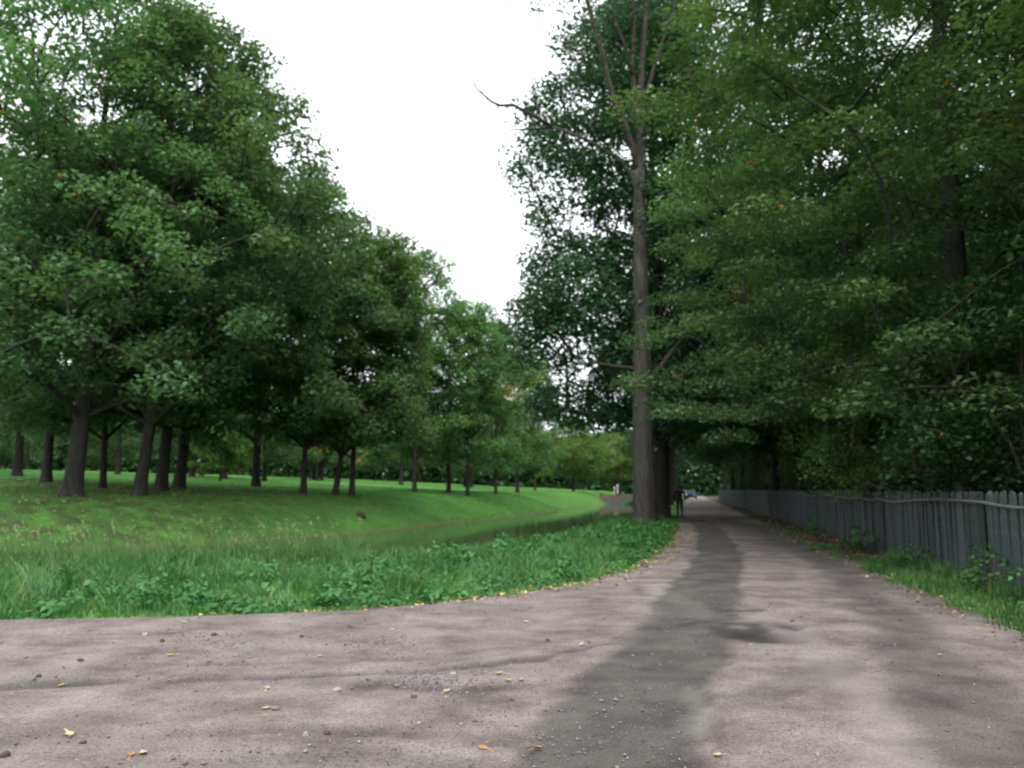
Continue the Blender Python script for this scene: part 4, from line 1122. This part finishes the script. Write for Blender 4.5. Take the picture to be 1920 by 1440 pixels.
# dark stump on the far bank
sp_ = at(676, 966, 49); sp_.z = H(sp_.x, 49)
bb = Bag(); pr = random.Random(3); bb.add(tube([Vector((0, 0, -.1)), Vector((0, 0, .08)), Vector((0.02, 0, .2)), Vector((.03, 0, .27))], [.36, .30, .24, .16], 11, True, .2, pr))
o = link('tree_stump', bb.mesh('tree_stump', True), M['bark']); o.location = sp_; tag(o, 'small dark stump on the green slope of the far bank', 'stump')

# ------------------------------------------------------------------ fallen leaves and stones
M['leaf_yellow'] = simple('fallen_yellow', (0.36, 0.26, 0.06), 0.7, 0, .2, 12)
M['leaf_pale'] = simple('fallen_pale', (0.34, 0.28, 0.16), 0.7, 0, .2, 12)
M['leaf_orange'] = simple('fallen_orange', (0.27, 0.14, 0.06), 0.7, 0, .2, 12)
M['leaf_brown'] = simple('fallen_brown', (0.10, 0.065, 0.04), 0.8, 0, .2, 12)
def leaf_mesh(name, s, curl, seed):
    pr = random.Random(seed); n = 9
    half = [(0, 0), (.18, .14), (.30, .34), (.33, .52), (.24, .72), (.10, .90), (0, 1.0)]
    V = []; Fc = []
    for i, (w_, l_) in enumerate(half):
        zc = curl * (l_ - .5) ** 2 * s
        for sg in (-1, 0, 1):
            ww = w_ * pr.uniform(.85, 1.15)
            V.append(Vector((sg * ww * s, (l_ - .5) * s, zc + abs(sg) * ww * s * curl * .7 + .004)))
    for i in range(len(half) - 1):
        for j in (0, 1): Fc.append((i * 3 + j, i * 3 + j + 1, (i + 1) * 3 + j + 1, (i + 1) * 3 + j))
    # stalk
    o = len(V); V += [Vector((-.006, -.5 * s - .05, .006)), Vector((.006, -.5 * s - .05, .006)), Vector((.006, -.5 * s, .008)), Vector((-.006, -.5 * s, .008))]
    Fc.append((o, o + 1, o + 2, o + 3))
    return pymesh(name, V, Fc)
def rzat(x, y):
    i = int(np.clip(np.searchsorted(ys, y), 1, nyr - 1)); j = int(np.argmin(np.abs(rx[i] - x)))
    return float(max(rz[i, max(j - 1, 0):j + 2].max(), rz[i - 1, max(j - 1, 0):j + 2].max()))
rnd = random.Random(21)
LMS = {}
for c in ('yellow', 'pale', 'orange', 'brown'):
    LMS[c] = [leaf_mesh('fallen_leaf', .072, cu, i) for i, cu in enumerate((.5, .9, .3))]
    for me_ in LMS[c]: me_.materials.append(M['leaf_' + c])
spots = [(318, 1235, 'yellow'), (390, 1247, 'yellow'), (115, 1290, 'yellow'), (655, 1182, 'pale'), (985, 1172, 'pale'), (500, 1298, 'pale'), (1090, 1215, 'pale'), (1385, 1140, 'pale'), (345, 1173, 'pale'), (268, 1422, 'pale'), (497, 1337, 'pale'),
         (952, 1283, 'yellow'), (936, 1272, 'pale'), (978, 1282, 'pale'), (600, 1236, 'yellow'), (130, 1385, 'pale'), (1345, 1428, 'pale'), (1760, 1272, 'pale'), (735, 1186, 'pale'), (838, 1302, 'pale'), (1650, 1150, 'pale'), (1105, 1210, 'pale')]
named = {(245, 1425): ('orange', 'orange tinted fallen leaf beside a pale one near the bottom edge'), (1008, 1415): ('orange', 'curled orange brown leaf on the dark wheel band at the bottom'), (905, 1412): ('orange', 'reddish brown leaf on dry dirt left of the wheel band')}
for (x, y, c) in spots + [(k[0], k[1], v[0]) for k, v in named.items()]:
    X, Y = gp(x, y)
    o = link('fallen_leaf', LMS[c][rnd.randrange(3)])
    o.location = (X, Y, rzat(X, Y) + .002); o.rotation_euler = (rnd.uniform(-.2, .2), rnd.uniform(-.2, .2), rnd.uniform(0, 6.28)); s_ = rnd.uniform(.8, 1.15); o.scale = (s_, s_, s_)
    lab = named[(x, y)][1] if (x, y) in named else ('small yellow fallen leaf lying on the bare dirt' if c == 'yellow' else 'small pale cream fallen leaf lying on the bare dirt')
    tag(o, lab, 'leaf', None if (x, y) in named else ('yellow leaves on the dirt' if c == 'yellow' else 'pale leaves on the dirt'))
# leaf litter gathered along the dirt's edge
def litter(name, X, Y, Z, size, seed, label):
    rng = np.random.default_rng(seed)
    nr = rng.normal(size=(len(X), 3)) * .3; nr[:, 2] = 1
    LV, LF = leafquads(np.stack([X, Y, Z + size * .25], 1), nr, size * rng.uniform(.7, 1.3, len(X)), rng, .75, .1)
    tag(link(name, npmesh(name, LV, LF, rng.random(len(X))), M['litter']), label, 'leaves', kind='stuff')
m_, t_, N_ = newmat('litter')
o_ = N_('ShaderNodeOutputMaterial'); b_n = N_('ShaderNodeBsdfPrincipled'); a_n = N_('ShaderNodeAttribute'); a_n.attribute_name = 'rnd'; r_n = N_('ShaderNodeValToRGB')
ramp(r_n, [(0, (.09, .055, .03)), (.35, (.20, .12, .06)), (.6, (.34, .23, .10)), (.85, (.48, .36, .10)), (1, (.5, .42, .22))])
t_.links.new(a_n.outputs['Fac'], r_n.inputs['Fac']); t_.links.new(r_n.outputs[0], b_n.inputs['Base Color']); t_.links.new(b_n.outputs[0], o_.inputs['Surface']); b_n.inputs['Roughness'].default_value = .8
M['litter'] = m_
y = 9.6 + 34 * rng.random(2400) ** 1.3
x = road_left(y) + rng.normal(size=2400) * .30 + .12 - .25 * rng.random(2400)
wgt = rng.random(2400) < np.where(y < 11, .15, .7)
x, y = x[wgt], y[wgt]
litter('edge_leaf_litter', x, y, np.full(len(x), .012), .065, 3, 'yellow and brown leaves gathered along the grass edge')
y = 8 + 40 * rng.random(1800) ** 1.3; x = .21 * y + rng.uniform(3.2, 4.9, 1800)
litter('fence_leaf_litter', x, y, np.full(1800, .012), .06, 4, 'brown leaves strewn between the track and the fence')
x = rng.uniform(-34, -8, 3500); y = rng.uniform(30, 58, 3500); b_, s_ = pdist(x, y, FAR); ok = b_ * s_ > 1
x, y = x[ok], y[ok]
litter('oak_leaf_litter', x, y, height(x, y) + .04, .11, 5, 'brown fallen leaves on the lawn under the oaks')
# stones
M['stone_pale'] = simple('pale_stone', (0.25, 0.24, 0.235), 0.85, 0, .2, 18, .3)
M['stone_grey'] = simple('grey_pebble', (0.145, 0.14, 0.138), 0.85, 0, .25, 18, .3)
M['clod'] = simple('dark_clod', (0.062, 0.05, 0.046), 0.95, 0, .25, 30, .5)
def stone_mesh(seed, sx, sy, sz):
    pr = random.Random(seed); bm = bmesh.new(); bmesh.ops.create_icosphere(bm, subdivisions=2, radius=1)
    ax_ = [Vector((pr.gauss(0, 1), pr.gauss(0, 1), pr.gauss(0, 1))).normalized() for _ in range(7)]; cut = [pr.uniform(.62, .9) for _ in range(7)]
    for v in bm.verts:
        for a_v, c_v in zip(ax_, cut):
            d_ = v.co.dot(a_v)
            if d_ > c_v: v.co -= a_v * (d_ - c_v)
        v.co = Vector((v.co.x * sx, v.co.y * sy, v.co.z * sz))
    me_ = bpy.data.meshes.new('stone'); bm.to_mesh(me_); bm.free(); return me_
for i, (x, y, wpx, hr, mk, lab) in enumerate(((632, 1303, 26, .5, 'stone_pale', 'flat pale stone lying alone left of the wheel ruts'), (517, 1337, 26, .4, 'stone_grey', 'flat grey brown stone near a cream leaf'), (573, 1387, 16, .9, 'stone_pale', 'small white upright stone near the bottom left'),
        (613, 1384, 22, .5, 'clod', 'dark clod right of the small white stone'), (8, 1428, 26, .7, 'clod', 'dark clod in the bottom left corner'), (150, 1245, 16, .6, 'clod', 'dark clod on the left part of the track'), (72, 1275, 14, .7, 'clod', 'small dark clod above a yellow leaf at far left'),
        (303, 1208, 16, .6, 'clod', 'dark clod beside the grey gravel patch'), (400, 1196, 18, .5, 'clod', 'dark clod on the grey gravel patch'), (565, 1199, 14, .6, 'clod', 'dark clod between gravel patch and muddy hollow'), (1027, 1206, 14, .6, 'clod', 'small dark clod left of two cream leaves'),
        (442, 1236, 18, .5, 'stone_grey', 'grey stone at the lower end of the gravel patch'), (272, 1196, 16, .6, 'stone_pale', 'pale stone above the gravel patch'), (775, 1315, 18, .5, 'clod', 'dark clod below the gravel in the rut'), (742, 1290, 20, .4, 'stone_grey', 'broad grey stone in the rut'), (850, 1270, 18, .5, 'stone_pale', 'pale greenish stone at the edge of the rut gravel'),
        (155, 1402, 20, .5, 'clod', 'crumbly clod left of the dark smear at bottom'), (1485, 1170, 12, .5, 'clod', 'small dark clod above the dark wet patch'), (1408, 1215, 12, .5, 'stone_pale', 'small pale stone in the dark wet patch'))):
    X, Y = gp(x, y); r_ = wpx * Y / F / 2 * .78
    o = link('stone' if mk != 'clod' else 'earth_clod', stone_mesh(i + 5, r_, r_ * .8, r_ * hr), M[mk]); o.location = (X, Y, rzat(X, Y) + r_ * hr * .45); o.rotation_euler = (0, 0, rnd.uniform(0, 3))
    tag(o, lab, 'stone' if mk != 'clod' else 'clod')
# fine gravel and pebbles, uncountable
def pebbles(name, X, Y, R_, mats, seed, label):
    rng = np.random.default_rng(seed); n = len(X)
    base = np.array([[1, 0, 0], [-1, 0, 0], [0, 1, 0], [0, -1, 0], [0, 0, 1], [0, 0, -1]], dtype=float)
    tri = np.array([[0, 2, 4], [2, 1, 4], [1, 3, 4], [3, 0, 4], [2, 0, 5], [1, 2, 5], [3, 1, 5], [0, 3, 5]])
    V = base[None] * rng.uniform(.6, 1.2, (n, 6, 1)) * R_[:, None, None]
    V[:, :, 2] *= .6
    an = rng.uniform(0, 6.28, n); c, s = np.cos(an)[:, None], np.sin(an)[:, None]
    Xr = V[:, :, 0] * c - V[:, :, 1] * s; Yr = V[:, :, 0] * s + V[:, :, 1] * c
    V = np.stack([Xr + X[:, None], Yr + Y[:, None], V[:, :, 2] + 0.024 + R_[:, None] * .2], 2)
    Fc = (np.arange(n)[:, None, None] * 6 + tri[None]).reshape(-1, 3)
    tag(link(name, npmesh(name, V.reshape(-1, 3), Fc, np.repeat(rng.random(n), 8)), mats), label, 'gravel', kind='stuff')
m_, t_, N_ = newmat('pebble')
o_ = N_('ShaderNodeOutputMaterial'); b_n = N_('ShaderNodeBsdfPrincipled'); a_n = N_('ShaderNodeAttribute'); a_n.attribute_name = 'rnd'; r_n = N_('ShaderNodeValToRGB')
ramp(r_n, [(0, (.055, .045, .042)), (.4, (.125, .104, .096)), (.8, (.19, .16, .15)), (1, (.27, .25, .245))])
t_.links.new(a_n.outputs['Fac'], r_n.inputs['Fac']); t_.links.new(r_n.outputs[0], b_n.inputs['Base Color']); t_.links.new(b_n.outputs[0], o_.inputs['Surface']); b_n.inputs['Roughness'].default_value = .9
n = 16000
y = 4.2 + 9 * rng.random(n) ** 1.3; x = rng.uniform(-9, 6.5, n)
pc = gp(1415, 1187)
ok = (np.hypot(x - pc[0], y - pc[1]) > .8) & (x > road_left(y) + .1) & (x < road_right(y) - .2) & (fbm(x * .8, y * .8, 71) > rng.uniform(.25, .75, n))
x, y = x[ok], y[ok]
pebbles('loose_gravel', x, y, rng.uniform(.004, .013, len(x)) + .012 * (rng.random(len(x)) > .96), m_, 6, 'loose pinkish gravel scattered over the dirt track')
xs, ys_ = [], []
for (cx, cy, sx, sy, k) in ((400, 1205, 60, 14, 260), (820, 1283, 60, 14, 220), (705, 1210, 40, 8, 120)):
    for _ in range(k):
        X, Y = gp(cx + rnd.gauss(0, sx), cy + rnd.gauss(0, sy)); xs.append(X); ys_.append(Y)
pebbles('grey_gravel', np.array(xs), np.array(ys_), rng.uniform(.006, .018, len(xs)), m_, 7, 'grey gravel patches pressed into the dirt track')
